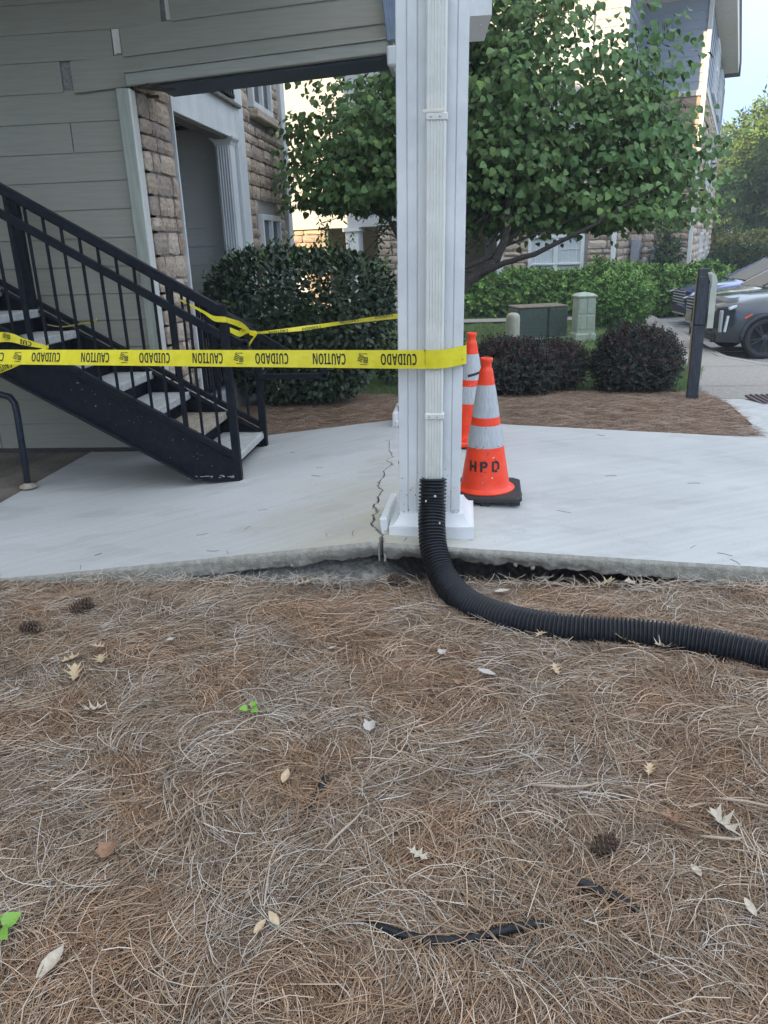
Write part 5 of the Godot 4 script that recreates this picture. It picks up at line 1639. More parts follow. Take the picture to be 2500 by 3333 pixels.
func rdir() -> Vector3:
	var v := Vector3(rf(-1, 1), rf(-1, 1), rf(-1, 1))
	while v.length() > 1.0 or v.length() < 0.1: v = Vector3(rf(-1, 1), rf(-1, 1), rf(-1, 1))
	return v.normalized()

# a point on a rounded-box body, pushed in by depth, bumpy
func body_point(c: Vector3, r: Vector3, p: float, depth: float, bump: float, fr: float) -> Array:
	var d := rdir()
	var k := pow(pow(abs(d.x), p) + pow(abs(d.y), p) + pow(abs(d.z), p), -1.0 / p)
	var q := d * k
	var s := 1.0 + bump * nz.get_noise_3d(q.x * fr + c.x * 9.0, q.y * fr, q.z * fr) * 2.0
	s *= 1.0 - depth * pow(rng.randf(), 1.7)
	var o := Vector3(sign(q.x) * pow(abs(q.x), p - 1.0) / r.x, sign(q.y) * pow(abs(q.y), p - 1.0) / r.y, sign(q.z) * pow(abs(q.z), p - 1.0) / r.z).normalized()
	return [c + Vector3(q.x * r.x, q.y * r.y, q.z * r.z) * s, o]

func shade(c: Color, v: float) -> Color:
	var k := rf(1.0 - v, 1.0 + v)
	return Color(c.r * k * rf(0.92, 1.08), c.g * k, c.b * k * rf(0.9, 1.1))

func stems(t: Node, n: int, base_r: float, top: Vector3, spread: Vector3, thick: float) -> void:
	for i in n:
		var a := TAU * i / n + rf(-0.4, 0.4)
		var p0 := Vector3(cos(a) * base_r, 0.0, sin(a) * base_r)
		var p2 := top + Vector3(cos(a) * spread.x, rf(-0.5, 0.5) * spread.y, sin(a) * spread.z)
		var p1 := p0.lerp(p2, 0.5) + Vector3(rf(-0.06, 0.06), 0, rf(-0.06, 0.06))
		var b := MB.new(true)
		b.tube([p0, p0.lerp(p1, 0.5) + Vector3(rf(-0.02, 0.02), 0, 0), p1, p2], [thick, thick * 0.85, thick * 0.7, thick * 0.35], 6)
		put("stem", b.done(), M.bark, t)

func shrub(called: String, at: Vector3, label: String, bodies: Array, mesh: Mesh, n: int, size: float, cols: Array, p: float, depth: float, bump: float, up: float, single := 0, group := "", mat: Material = null) -> Node3D:
	var t := thing(called, at, label, "shrub" if called != "hedge" else "hedge", group)
	var xf := []
	var cc := []
	var area := 0.0
	for bd in bodies: area += bd[1].x * bd[1].y + bd[1].y * bd[1].z + bd[1].x * bd[1].z
	var near := []
	for bd in bodies:
		var share: float = (bd[1].x * bd[1].y + bd[1].y * bd[1].z + bd[1].x * bd[1].z) / area
		for i in int(n * share):
			var q := body_point(bd[0], bd[1], p, depth, bump, 2.6)
			if q[0].y < 0.03: continue
			var tip: Vector3 = q[1] * 0.8 + Vector3.UP * up + rdir() * 0.75
			var nrm: Vector3 = q[1] + Vector3.UP * 0.8 + rdir() * 0.6
			var f := facing(tip, nrm, size * rf(0.7, 1.25), q[0])
			var inner: float = 1.0
			var c: Color = cols[0]
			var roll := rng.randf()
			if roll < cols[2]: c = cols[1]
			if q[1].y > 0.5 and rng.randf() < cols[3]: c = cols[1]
			c = shade(c, 0.3)
			if near.size() < single and q[1].z > 0.35 and rng.randf() < 0.25: near.append([f, c])
			else:
				xf.append(f); cc.append(c)
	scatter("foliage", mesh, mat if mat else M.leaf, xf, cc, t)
	if near.size() > 0:
		var mats := []
		for i in 6:
			var m := leafmat(0.34, 0.1)
			m.vertex_color_use_as_albedo = false
			m.albedo_color = near[i][1].linear_to_srgb()
			mats.append(m)
		for i in near.size(): put("leaf", mesh, mats[i % 6], t, near[i][0])
	return t

const OVAL := [[0.0, 0.0], [0.2, 0.22], [0.27, 0.5], [0.19, 0.78], [0.0, 1.0]]
const HEART := [[0.16, -0.08], [0.38, 0.02], [0.49, 0.22], [0.44, 0.48], [0.24, 0.76], [0.0, 1.0]]
const NARROW := [[0.0, 0.0], [0.13, 0.3], [0.12, 0.65], [0.0, 1.0]]

func shrubs() -> void:
	var oval := leaf_mesh(OVAL, 0.12, 0.25)
	# the big clipped evergreen beside the stair
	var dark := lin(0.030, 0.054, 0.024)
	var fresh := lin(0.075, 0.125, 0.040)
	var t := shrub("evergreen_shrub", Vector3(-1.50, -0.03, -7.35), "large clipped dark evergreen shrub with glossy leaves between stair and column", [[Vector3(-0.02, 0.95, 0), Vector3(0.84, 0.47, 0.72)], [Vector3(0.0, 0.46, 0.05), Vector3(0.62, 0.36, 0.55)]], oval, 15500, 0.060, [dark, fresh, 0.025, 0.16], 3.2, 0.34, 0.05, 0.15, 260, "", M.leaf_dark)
	stems(t, 7, 0.10, Vector3(0, 0.75, 0), Vector3(0.45, 0.3, 0.35), 0.02)
	var sx := []
	var sc := []
	var shoot := sprig_mesh(6, 0.085, [[0.0, 0.0], [0.009, 0.014], [0.008, 0.03], [0.0, 0.042]], 0.9)
	for i in 170:
		var q := body_point(Vector3(-0.02, 0.95, 0), Vector3(0.84, 0.47, 0.72), 3.2, 0.05, 0.05, 2.6)
		if q[1].y < 0.25 and rng.randf() < 0.8: continue
		sx.append(facing(q[1] * 0.5 + Vector3.UP + rdir() * 0.5, Vector3.FORWARD, rf(0.7, 1.5), q[0]))
		sc.append(shade(lin(0.10, 0.17, 0.05), 0.3))
	scatter("shoots", shoot, M.leaf, sx, sc, t)
	shrub("evergreen_shrub", Vector3(-0.55, -0.25, -9.4), "smaller dark evergreen shrub half hidden behind the large one and the column", [[Vector3(0, 0.5, 0), Vector3(0.55, 0.48, 0.5)]], oval, 2600, 0.055, [lin(0.03, 0.055, 0.025), fresh, 0.04, 0.1], 2.6, 0.4, 0.06, 0.2, 0, "", M.leaf_dark)
	# purple barberries in the straw bed
	var spr := sprig_mesh(13, 0.095, [[0.0, 0.0], [0.007, 0.007], [0.006, 0.014], [0.0, 0.02]], 1.0)
	var purple := lin(0.058, 0.064, 0.052)
	var red := lin(0.10, 0.056, 0.056)
	t = shrub("barberry_shrub", Vector3(0.50, g(-7.9) - 0.01, -7.95), "dark purple barberry shrub directly behind the traffic cones", [[Vector3(0, 0.29, 0), Vector3(0.42, 0.25, 0.40)]], spr, 3600, 1.0, [purple, red, 0.12, 0.35], 2.3, 0.5, 0.12, 0.55, 0, "barberry shrubs in the straw bed")
	stems(t, 7, 0.06, Vector3(0, 0.3, 0), Vector3(0.28, 0.1, 0.25), 0.009)
	t = shrub("barberry_shrub", Vector3(0.98, g(-8.1) - 0.01, -8.25), "small dark purple barberry shrub, the middle one of three", [[Vector3(0, 0.29, 0), Vector3(0.25, 0.21, 0.27)]], spr, 1900, 1.0, [purple, red, 0.12, 0.35], 2.2, 0.5, 0.14, 0.55, 0, "barberry shrubs in the straw bed")
	stems(t, 6, 0.04, Vector3(0, 0.3, 0), Vector3(0.22, 0.1, 0.2), 0.009)
	t = shrub("barberry_shrub", Vector3(1.74, g(-8.0) - 0.01, -8.05), "round dark purple barberry shrub nearest the sign post", [[Vector3(0, 0.33, 0), Vector3(0.39, 0.31, 0.38)]], spr, 3900, 1.0, [purple, red, 0.10, 0.25], 2.2, 0.5, 0.10, 0.55, 0, "barberry shrubs in the straw bed")
	stems(t, 7, 0.06, Vector3(0, 0.3, 0), Vector3(0.3, 0.1, 0.28), 0.009)
	# shrubs and hedges farther off
	var sp2 := sprig_mesh(9, 0.16, [[0.0, 0.0], [0.022, 0.025], [0.018, 0.055], [0.0, 0.075]], 1.0)
	var mid := lin(0.10, 0.20, 0.045)
	var lite := lin(0.20, 0.33, 0.08)
	t = shrub("round_shrub", Vector3(3.98, -0.78, -20.7), "rounded bright green shrub beside the pale green pedestal", [[Vector3(0, 0.68, 0), Vector3(0.72, 0.58, 0.7)]], sp2, 2400, 0.9, [lin(0.12, 0.24, 0.06), lite, 0.3, 0.3], 2.3, 0.4, 0.07, 0.4)
	stems(t, 5, 0.1, Vector3(0, 0.4, 0), Vector3(0.3, 0.1, 0.3), 0.025)
	var bodies := [[Vector3(0.2, 0.55, 0.2), Vector3(0.9, 0.55, 0.5)], [Vector3(1.3, 0.62, 0.25), Vector3(1.0, 0.60, 0.55)], [Vector3(2.5, 0.58, 0.5), Vector3(1.0, 0.58, 0.55)]]
	shrub("hedge", Vector3(0.75, -0.78, -24.7), "loose leafy green hedge below the far double window", bodies, sp2, 5200, 1.35, [mid, lite, 0.25, 0.4], 2.3, 0.4, 0.24, 0.5)
	bodies = [[Vector3(0, 0.65, 0), Vector3(0.9, 0.68, 0.7)], [Vector3(1.3, 0.6, -0.2), Vector3(1.0, 0.62, 0.7)], [Vector3(2.6, 0.6, -0.4), Vector3(0.9, 0.62, 0.8)]]
	shrub("hedge", Vector3(4.35, -0.78, -24.1), "leafy green hedge below the meter cabinets, behind the parked cars", bodies, sp2, 5200, 1.35, [mid, lite, 0.3, 0.4], 2.3, 0.4, 0.24, 0.5)
	t = shrub("tall_shrub", Vector3(6.35, -0.75, -26.2), "thin upright bluish green shrub against the far stone wall", [[Vector3(0, 1.1, 0), Vector3(0.4, 1.15, 0.4)]], sp2, 420, 1.2, [lin(0.05, 0.09, 0.04), lite, 0.1, 0.1], 2.0, 0.6, 0.2, 0.8)
	shrub("hedge", Vector3(12.6, -0.75, -37.0), "dark clipped hedge beyond the parked cars", [[Vector3(0, 0.7, 0), Vector3(1.8, 0.75, 0.9)], [Vector3(2.6, 0.45, 1.6), Vector3(2.0, 0.55, 0.9)]], sp2, 3000, 1.4, [lin(0.035, 0.065, 0.022), lin(0.06, 0.10, 0.03), 0.2, 0.3], 4.0, 0.25, 0.03, 0.3)
	shrub("hedge", Vector3(17.5, -0.6, -46.0), "long sunlit yellow-green hedge at the far right", [[Vector3(0, 0.9, 0), Vector3(4.5, 0.95, 1.0)]], sp2, 3600, 1.7, [lin(0.13, 0.15, 0.03), lin(0.2, 0.2, 0.05), 0.4, 0.4], 4.0, 0.25, 0.05, 0.4)

# trunk and limbs as tapered tubes, given as lists of [x, y, z, radius]
func limb(t: Node, called: String, pts: Array) -> void:
	var b := MB.new(true)
	var path := []
	var rad := []
	for i in pts.size() - 1:
		for k in 4:
			var s := k / 4.0
			var p0: Array = pts[i]
			var p1: Array = pts[i + 1]
			path.append(Vector3(lerpf(p0[0], p1[0], s), lerpf(p0[1], p1[1], s), lerpf(p0[2], p1[2], s)) + Vector3(rf(-1, 1), rf(-1, 1), rf(-1, 1)) * 0.12 * lerpf(p0[3], p1[3], s))
			rad.append(lerpf(float(p0[3]), float(p1[3]), s))
	path.append(Vector3(pts[-1][0], pts[-1][1], pts[-1][2]))
	rad.append(pts[-1][3])
	b.tube(path, rad, 9)
	put(called, b.done(), M.bark, t)

func trees() -> void:
	# ---- the heart-leaved tree behind the column
	var o := Vector3(-0.42, g(-8.6) - 0.05, -8.55)
	var t := thing("redbud_tree", o, "spreading tree with heart shaped leaves and seed pods behind the white column", "tree")
	limb(t, "trunk", [[0, 0, 0, 0.085], [0.12, 0.6, 0.0, 0.075], [0.3, 1.05, 0.0, 0.068], [0.47, 1.25, -0.05, 0.062], [0.75, 1.42, -0.1, 0.058]])
	limb(t, "limb", [[0.75, 1.42, -0.1, 0.050], [0.86, 1.66, -0.15, 0.045], [0.9, 2.1, -0.2, 0.035], [1.1, 3.0, -0.3, 0.015]])
	limb(t, "limb", [[0.55, 1.30, -0.05, 0.036], [0.85, 1.42, 0.02, 0.03], [1.15, 1.5, 0.1, 0.026], [1.7, 1.75, 0.2, 0.018], [2.5, 2.2, 0.1, 0.008]])
	limb(t, "limb", [[0.1, 1.1, -0.02, 0.036], [0.42, 1.38, -0.05, 0.030], [0.75, 1.50, -0.15, 0.026], [1.3, 2.0, -0.5, 0.014], [2.0, 2.8, -0.8, 0.006]])
	limb(t, "limb", [[0.02, 0.4, 0, 0.05], [-0.05, 1.3, -0.3, 0.034], [-0.4, 1.9, -0.6, 0.022], [-1.1, 2.3, -0.7, 0.015]])
	limb(t, "limb", [[-0.2, 1.1, -0.2, 0.04], [-0.1, 1.8, -0.4, 0.03], [0.0, 2.7, -0.6, 0.02], [0.2, 3.8, -0.7, 0.006]])
	for i in 26:
		var a := rf(-0.5, PI + 0.5)
		var y0 := rf(1.5, 2.3)
		var e := Vector3(0.75 + cos(a) * rf(0.7, 2.1), y0 + rf(0.1, 1.3), -0.3 - sin(a) * rf(0.2, 0.9))
		limb(t, "twig", [[lerp(0.3, e.x, 0.25), y0, -0.2, 0.012], [lerp(0.3, e.x, 0.65), lerp(y0, e.y, 0.75), lerp(-0.2, e.z, 0.6), 0.008], [e.x, e.y, e.z, 0.003]])
	var heart := leaf_mesh(HEART, 0.18, 0.22)
	var xf := []
	var cc := []
	var pods := []
	var podc := []
	var near := []
	# drooping sprays of leaves through the crown's volume
	var bodies := [[Vector3(1.05, 2.75, -0.75), Vector3(1.75, 1.35, 1.05), 2050], [Vector3(2.05, 2.15, -0.45), Vector3(1.05, 0.85, 0.75), 520], [Vector3(-0.45, 2.5, -0.9), Vector3(1.15, 1.0, 0.9), 1100], [Vector3(0.5, 3.6, -0.9), Vector3(1.0, 0.75, 0.8), 300]]
	for bd in bodies:
		for i in bd[2]:
			var d := rdir()
			var s := pow(rng.randf(), 0.45)
			var hub: Vector3 = bd[0] + Vector3(d.x * bd[1].x, d.y * bd[1].y, d.z * bd[1].z) * s * (1.0 + 0.35 * nz.get_noise_3d(d.x * 4.0, d.y * 4.0, d.z * 4.0))
			if nz.get_noise_3d(hub.x * 2.6 + 9.0, hub.y * 2.6, hub.z * 2.6) < -0.2: continue
			if hub.y < 1.74: hub.y = 1.74 + rf(0, 0.3)
			if hub.x < 0.2 and hub.y < 2.05: hub.y = 2.05 + rf(0, 0.3)
			var run := Vector3(d.x, rf(-0.15, 0.35), d.z + 0.3).normalized()
			var m := 6 + rng.randi() % 6
			for k in m:
				var side := -1.0 if k % 2 else 1.0
				var at: Vector3 = hub + run * (k - m * 0.5) * 0.055 + run.cross(Vector3.UP) * side * rf(0.02, 0.07) + rdir() * 0.03
				var tip := Vector3.DOWN * rf(0.35, 1.0) + run * 0.45 + run.cross(Vector3.UP) * side * 0.5 + rdir() * 0.35
				var nrm := Vector3(0.05, 0.75, 0.55) + rdir() * 0.6
				var c := shade(lin(0.118, 0.20, 0.07), 0.36)
				if rng.randf() < 0.08: c = shade(lin(0.19, 0.27, 0.07), 0.2)
				if hub.x > 1.5 and d.y > 0.2 and s > 0.75: c = shade(lin(0.09, 0.17, 0.06), 0.2)
				var f := facing(tip, nrm, rf(0.044, 0.084), at)
				if near.size() < 260 and at.z > -0.15 and rng.randf() < 0.3: near.append(f)
				else:
					xf.append(f); cc.append(c)
			if rng.randf() < 0.22 and hub.y > 1.8:
				for k in 5 + rng.randi() % 6:
					pods.append(facing(Vector3(rf(-0.2, 0.2), -1, rf(-0.2, 0.2)), rdir(), rf(0.06, 0.085), hub + Vector3(rf(-0.09, 0.09), rf(-0.08, 0.02), rf(-0.05, 0.1))))
					podc.append(shade(lin(0.10, 0.14, 0.045), 0.25))
	scatter("crown", heart, M.leaf, xf, cc, t)
	scatter("seed_pods", leaf_mesh(NARROW, 0.0, 0.1), M.leaf, pods, podc, t)
	var mats := []
	for i in 6:
		var m := leafmat(0.5, 0.4)
		m.vertex_color_use_as_albedo = false
		m.albedo_color = shade(lin(0.125, 0.205, 0.062), 0.25).linear_to_srgb()
		mats.append(m)
	for i in near.size(): put("leaf", heart, mats[i % 6], t, near[i])
	# ---- small-leaved tree behind it, drooping on the left
	o = Vector3(-1.2, -0.8, -15.5)
	t = thing("oak_tree", o, "small-leaved tree on the lawn behind, its thin branches drooping left of the column", "tree")
	limb(t, "trunk", [[0.6, 0, 0, 0.12], [0.6, 1.6, 0, 0.10], [0.5, 3.0, 0, 0.08], [0.4, 5.0, 0, 0.04]])
	for i in 20:
		var a := rf(0, TAU)
		var r := rf(1.0, 2.2)
		var y := rf(2.2, 4.2)
		limb(t, "limb", [[0.55, y, 0, 0.03], [0.55 + cos(a) * r * 0.5, y + 0.3, sin(a) * r * 0.5, 0.018], [0.55 + cos(a) * r, y + rf(-0.7, 0.2), sin(a) * r, 0.006]])
	var spo := sprig_mesh(9, 0.26, [[0.0, 0.0], [0.02, 0.03], [0.017, 0.07], [0.0, 0.11]], 1.0)
	xf = []; cc = []
	for i in 1500:
		var d := rdir()
		var s := pow(rng.randf(), 0.5)
		var p := Vector3(0.3, 3.6, 0) + Vector3(d.x * 2.3, d.y * 1.7, d.z * 1.8) * s
		if nz.get_noise_3d(p.x * 1.7, p.y * 1.7 + 30.0, p.z * 1.7) < -0.08: continue
		xf.append(facing(d * 0.5 + Vector3.DOWN * rf(0.0, 0.8) + rdir() * 0.5, Vector3.UP + rdir() * 0.5, rf(0.8, 1.3), p))
		cc.append(shade(lin(0.05, 0.085, 0.022), 0.3))
	scatter("crown", spo, M.leaf, xf, cc, t)
	# ---- trees at the far right and behind the roofs
	for k in [[Vector3(20.3, -0.7, -52.0), 5.4, 5.0, 4.1, "broad sunlit tree beyond the far building at the right edge", 7000], [Vector3(26.5, -0.7, -58.0), 6.0, 5.6, 4.5, "second broad tree farther right and behind", 4500], [Vector3(18.6, -0.7, -66.0), 5.2, 4.4, 4.2, "rounded tree just past the corner of the far building", 3500], [Vector3(31.0, -0.7, -75.0), 6.0, 6.0, 4.5, "distant tree in the gap at far right", 2600]]:
		t = thing("shade_tree", k[0], k[4], "tree", "trees beyond the far building")
		limb(t, "trunk", [[0, 0, 0, 0.2], [0.05, 1.5, 0, 0.17], [0.0, 3.0, 0, 0.12], [0.1, 6.0, 0, 0.05]])
		for i in 9:
			var a := TAU * i / 9 + rf(-0.3, 0.3)
			limb(t, "limb", [[0, 1.6 + 0.25 * i, 0, 0.07], [cos(a) * 1.2, 2.4 + 0.3 * i, sin(a) * 1.2, 0.045], [cos(a) * 2.5, 3.2 + 0.35 * i, sin(a) * 2.4, 0.015]])
		xf = []; cc = []
		for i in k[5]:
			var d := rdir()
			var s := pow(rng.randf(), 0.42) * (1.0 + 0.4 * nz.get_noise_3d(d.x * 5.0, d.y * 5.0 + k[1], d.z * 5.0))
			var p := Vector3(d.x * k[3], k[1] + d.y * k[2] * 0.95, d.z * k[3]) * 1.0
			p = Vector3(d.x * k[3] * s, k[1] + d.y * k[2] * s, d.z * k[3] * s)
			if p.y < 1.6: continue
			if nz.get_noise_3d(p.x * 1.1 + k[1], p.y * 1.1, p.z * 1.1) < -0.28: continue
			xf.append(facing(d + rdir() * 0.8, Vector3.UP + rdir() * 0.7, rf(2.0, 3.4), p))
			cc.append(shade(lin(0.11, 0.18, 0.045), 0.3))
		scatter("crown", spo, M.leaf, xf, cc, t)

func lawn_grass() -> void:
	var blades := func(n: int, h: float, w: float) -> ArrayMesh:
		var b := MB.new()
		for i in n:
			var v := rf(0.7, 1.3)
			b.col(Color(v, v, v))
			var a := rf(0, TAU)
			var p := Vector3(rf(-0.05, 0.05), 0, rf(-0.05, 0.05))
			var s := Vector3(cos(a), 0, sin(a)) * w
			var lean := Vector3(rf(-0.6, 0.6), 1.0, rf(-0.6, 0.6)).normalized()
			var hh := h * rf(0.6, 1.2)
			var mid := p + lean * hh * 0.6
			var tip := mid + (lean + Vector3(rf(-0.5, 0.5), -0.3, rf(-0.5, 0.5))).normalized() * hh * 0.5
			b.quad(p - s, mid - s * 0.7, mid + s * 0.7, p + s)
			b.tri(mid - s * 0.7, tip, mid + s * 0.7)
		return b.done()
	var near: ArrayMesh = blades.call(16, 0.105, 0.0026)
	var far: ArrayMesh = blades.call(18, 0.09, 0.005)
	var t := thing("lawn_grass", Vector3.ZERO, "short green lawn grass sloping away behind the straw bed", "grass")
	t.set_meta("kind", "stuff")
	var xf := []
	var cc := []
	for i in 16000:
		var z := -7.7 - 6.0 * pow(rng.randf(), 1.5)
		var x := rf(-3.6 - (-7.7 - z) * 0.2, 3.4)
		if in_bed(x, z) or (x < -2.05 and z > -10.2): continue
		var edge: float = 2.36 + max(0.0, (-8.3 - z) * 0.237) + max(0.0, (-7.3 - z) * 0.08)
		if x > edge - 0.05: continue
		xf.append(Transform3D(Basis(Vector3.UP, rf(0, TAU)).scaled(Vector3(1, rf(0.7, 1.3), 1)), Vector3(x, g(z) - 0.025, z)))
		cc.append(shade(lin(0.14, 0.23, 0.075) if nz.get_noise_2d(x * 3.0, z * 3.0) > -0.15 else lin(0.17, 0.22, 0.08), 0.25))
	scatter("grass_blades", near, M.needle, xf, cc, t)
	xf = []; cc = []
	for i in 15000:
		var z := -13.0 - 18.0 * rng.randf()
		var x := rf(-7.0, 4.4)
		if z < -22.4 and z > -23.6: continue
		if z < -26.5 and x > -1.0 and z > -28.5: continue
		if x > 3.2 + (-11.65 - z) * 0.12: continue
		xf.append(Transform3D(Basis(Vector3.UP, rf(0, TAU)).scaled(Vector3(1.6, rf(0.6, 1.1), 1.6)), Vector3(x, g(z) - 0.03, z)))
		cc.append(shade(lin(0.15, 0.24, 0.07), 0.25))
	scatter("grass_blades", far, M.needle, xf, cc, t)
	xf = []; cc = []
	for i in 5000:
		var z := rf(-60.0, -28.0)
		var x := rf(9.0, 26.0)
		xf.append(Transform3D(Basis(Vector3.UP, rf(0, TAU)).scaled(Vector3(4, rf(0.8, 1.4), 4)), Vector3(x, g(z) - 0.03, z)))
		cc.append(shade(lin(0.09, 0.13, 0.03), 0.25))
	scatter("grass_blades", far, M.needle, xf, cc, t)

# needle bundles: thin bent blades, each with its own tone
func needle_bundle(n: int, spread: float, length: Vector2, w: float, sway: float) -> ArrayMesh:
	var tones := [lin(0.285, 0.178, 0.105), lin(0.34, 0.226, 0.14), lin(0.46, 0.355, 0.255), lin(0.56, 0.48, 0.39), lin(0.095, 0.056, 0.033), lin(0.35, 0.246, 0.155), lin(0.16, 0.098, 0.06)]
	var b := MB.new(true)
	for i in n:
		b.col(tones[rng.randi() % tones.size()])
		var a := rf(-0.9, 0.9) + (PI if rng.randf() < 0.5 else 0.0) + (rf(-1.2, 1.2) if rng.randf() < 0.3 else 0.0)
		var d := Vector3(cos(a), rf(-0.14, 0.14), sin(a))
		var side := Vector3(-sin(a), 0, cos(a))
		var l := rf(length.x, length.y)
		var curve := rf(-sway, sway)
		var arch := rf(0.0, 0.012)
		var p := Vector3(rf(-spread, spread), rf(0.0, 0.018), rf(-spread, spread))
		var prev := []
		for k in 5:
			var s := k / 4.0 - 0.5
			var c := p + d * l * s + side * curve * l * s * s * 2.0 + Vector3.UP * arch * (1.0 - 4.0 * s * s)
			var dd := (d + side * curve * s * 4.0).normalized()
			var ww := Vector3(-dd.z, 0, dd.x).normalized() * w * 0.5 * (0.45 if k == 4 else 1.0)
			var cur := [c - ww, c + Vector3.UP * w * 0.5, c + ww]
			if k > 0:
				b.quad(prev[0], cur[0], cur[1], prev[1])
				b.quad(prev[1], cur[1], cur[2], prev[2])
			prev = cur
	return b.done()

func pine_straw() -> void:
	var t := thing("pine_straw", Vector3.ZERO, "thick layer of brown dead pine needles covering the foreground", "pine straw")
	t.set_meta("kind", "stuff")
	var kinds := []
	for i in 6: kinds.append(needle_bundle(13, 0.06, Vector2(0.08, 0.19), 0.0018, 0.42))
	var fl := FastNoiseLite.new()
	fl.seed = 33; fl.frequency = 1.0; fl.fractal_octaves = 2
	for kd in 6:
		var xf := []
		var cc := []
		for i in 4300:
			var z := -0.45 - 2.62 * pow(rng.randf(), 0.95)
			var half := 0.9 + (-z) * 0.58
			var x := rf(-half - 0.15, half * 0.86 + 0.1) - (-z) * 0.11
			var ang := fl.get_noise_2d(x * 0.9, z * 0.9) * 5.0 + rf(-0.7, 0.7)
			var y := straw_y(x, z) + rf(-0.012, 0.016)
			var bb := Basis(Vector3.UP, ang) * Basis(Vector3(1, 0, 0), rf(-0.18, 0.18)) * Basis(Vector3(0, 0, 1), rf(-0.12, 0.12))
			xf.append(Transform3D(bb.scaled(Vector3.ONE * rf(0.8, 1.15)), Vector3(x, y, z)))
			var tone := fl.get_noise_2d(x * 1.6 + 50.0, z * 1.6)
			var k := rf(0.42, 1.1)
			var c := Color(k, k, k)
			if tone > 0.15: c = Color(k * 1.04, k * 1.10, k * 1.18)
			elif tone < -0.15: c = Color(k * 1.0, k * 0.9, k * 0.82)
			cc.append(c)
		scatter("needles", kinds[kd], M.needle, xf, cc, t)
	# lone pale needles strewn on top
	var xf3 := []
	var cc3 := []
	for i in 500:
		var z := -0.6 - 2.4 * rng.randf()
		var half := 0.9 + (-z) * 0.58
		var x := rf(-half, half * 0.8)
		xf3.append(Transform3D(Basis(Vector3.UP, rf(0, TAU)) * Basis(Vector3(0, 0, 1), rf(-0.25, 0.25)), Vector3(x, straw_y(x, z) + rf(0.018, 0.03), z)))
		var k := rf(0.6, 1.15)
		cc3.append(Color(k, k * 1.02, k * 1.05))
	scatter("needles", needle_bundle(2, 0.04, Vector2(0.09, 0.18), 0.0024, 0.4), M.needle, xf3, cc3, t)
	# needles fallen across the hoses
	var xf4 := []
	var cc4 := []
	for q in [[-0.2, 0.19, -1.24], [0.26, 0.42, -1.36], [-0.39, -0.39, -1.60]]:
		for i in 10:
			var x := rf(q[0] - 0.04, q[1] + 0.04)
			var z: float = q[2] + rf(-0.05, 0.05)
			xf4.append(Transform3D(Basis(Vector3.UP, rf(0, TAU)) * Basis(Vector3(0, 0, 1), rf(-0.15, 0.15)), Vector3(x, straw_y(x, z) + rf(0.036, 0.05), z)))
			var k := rf(0.6, 1.2)
			cc4.append(Color(k, k, k))
	scatter("needles", needle_bundle(3, 0.04, Vector2(0.09, 0.17), 0.0023, 0.9), M.needle, xf4, cc4, t)
	# a few needles lying up against the pipe and over the slab edge
	var xf2 := []
	var cc2 := []
	for i in 150:
		var x := rf(-1.9, 1.3)
		xf2.append(Transform3D(Basis(Vector3.UP, rf(0, TAU)) * Basis(Vector3(1, 0, 0), rf(0.2, 0.7)), Vector3(x, 0.02, -3.06 + rf(-0.02, 0.04))))
		cc2.append(Color(0.9, 0.9, 0.9))
	scatter("needles", needle_bundle(4, 0.03, Vector2(0.06, 0.13), 0.0018, 0.5), M.needle, xf2, cc2, t)
	t = thing("mulch_straw", Vector3.ZERO, "reddish brown pine straw in the bed behind the walkway", "pine straw")
	t.set_meta("kind", "stuff")
	for kd in 3:
		var xf := []
		var cc := []
		for i in 3600:
			var x := rf(-2.6, 2.5)
			var z := rf(-8.3, -5.62)
			if not in_bed(x + 0.09, z): continue
			if x < -2.1 and z > -6.3: continue
			xf.append(Transform3D(Basis(Vector3.UP, rf(0, TAU)) * Basis(Vector3(1, 0, 0), rf(-0.25, 0.25)), Vector3(x, g(z) + rf(0.005, 0.035), z)))
			var k := rf(0.5, 1.1)
			cc.append(Color(k * 0.84, k * 0.76, k * 0.72))
		scatter("needles", kinds[kd], M.needle, xf, cc, t)

# an outline of (x, y) points round the middle, cupped and curled
func flat_leaf(pts: Array, size: float, curl: float, fold: float) -> ArrayMesh:
	var b := MB.new(true)
	var lift := func(x: float, y: float) -> Vector3:
		return Vector3(x * size, (curl * (x * x * 2.0 + y * y * 0.6) + fold * abs(x)) * size + rf(-0.02, 0.02) * size, y * size)
	var m: Vector3 = lift.call(0.0, 0.0)
	var ring := []
	var ring2 := []
	for p in pts:
		ring.append(lift.call(p[0], p[1]))
		ring2.append(lift.call(p[0] * 0.5, p[1] * 0.55))
	for i in pts.size():
		var k := (i + 1) % pts.size()
		b.quad(ring2[i], ring[i], ring[k], ring2[k])
		b.tri(m, ring2[i], ring2[k])
	return b.done()

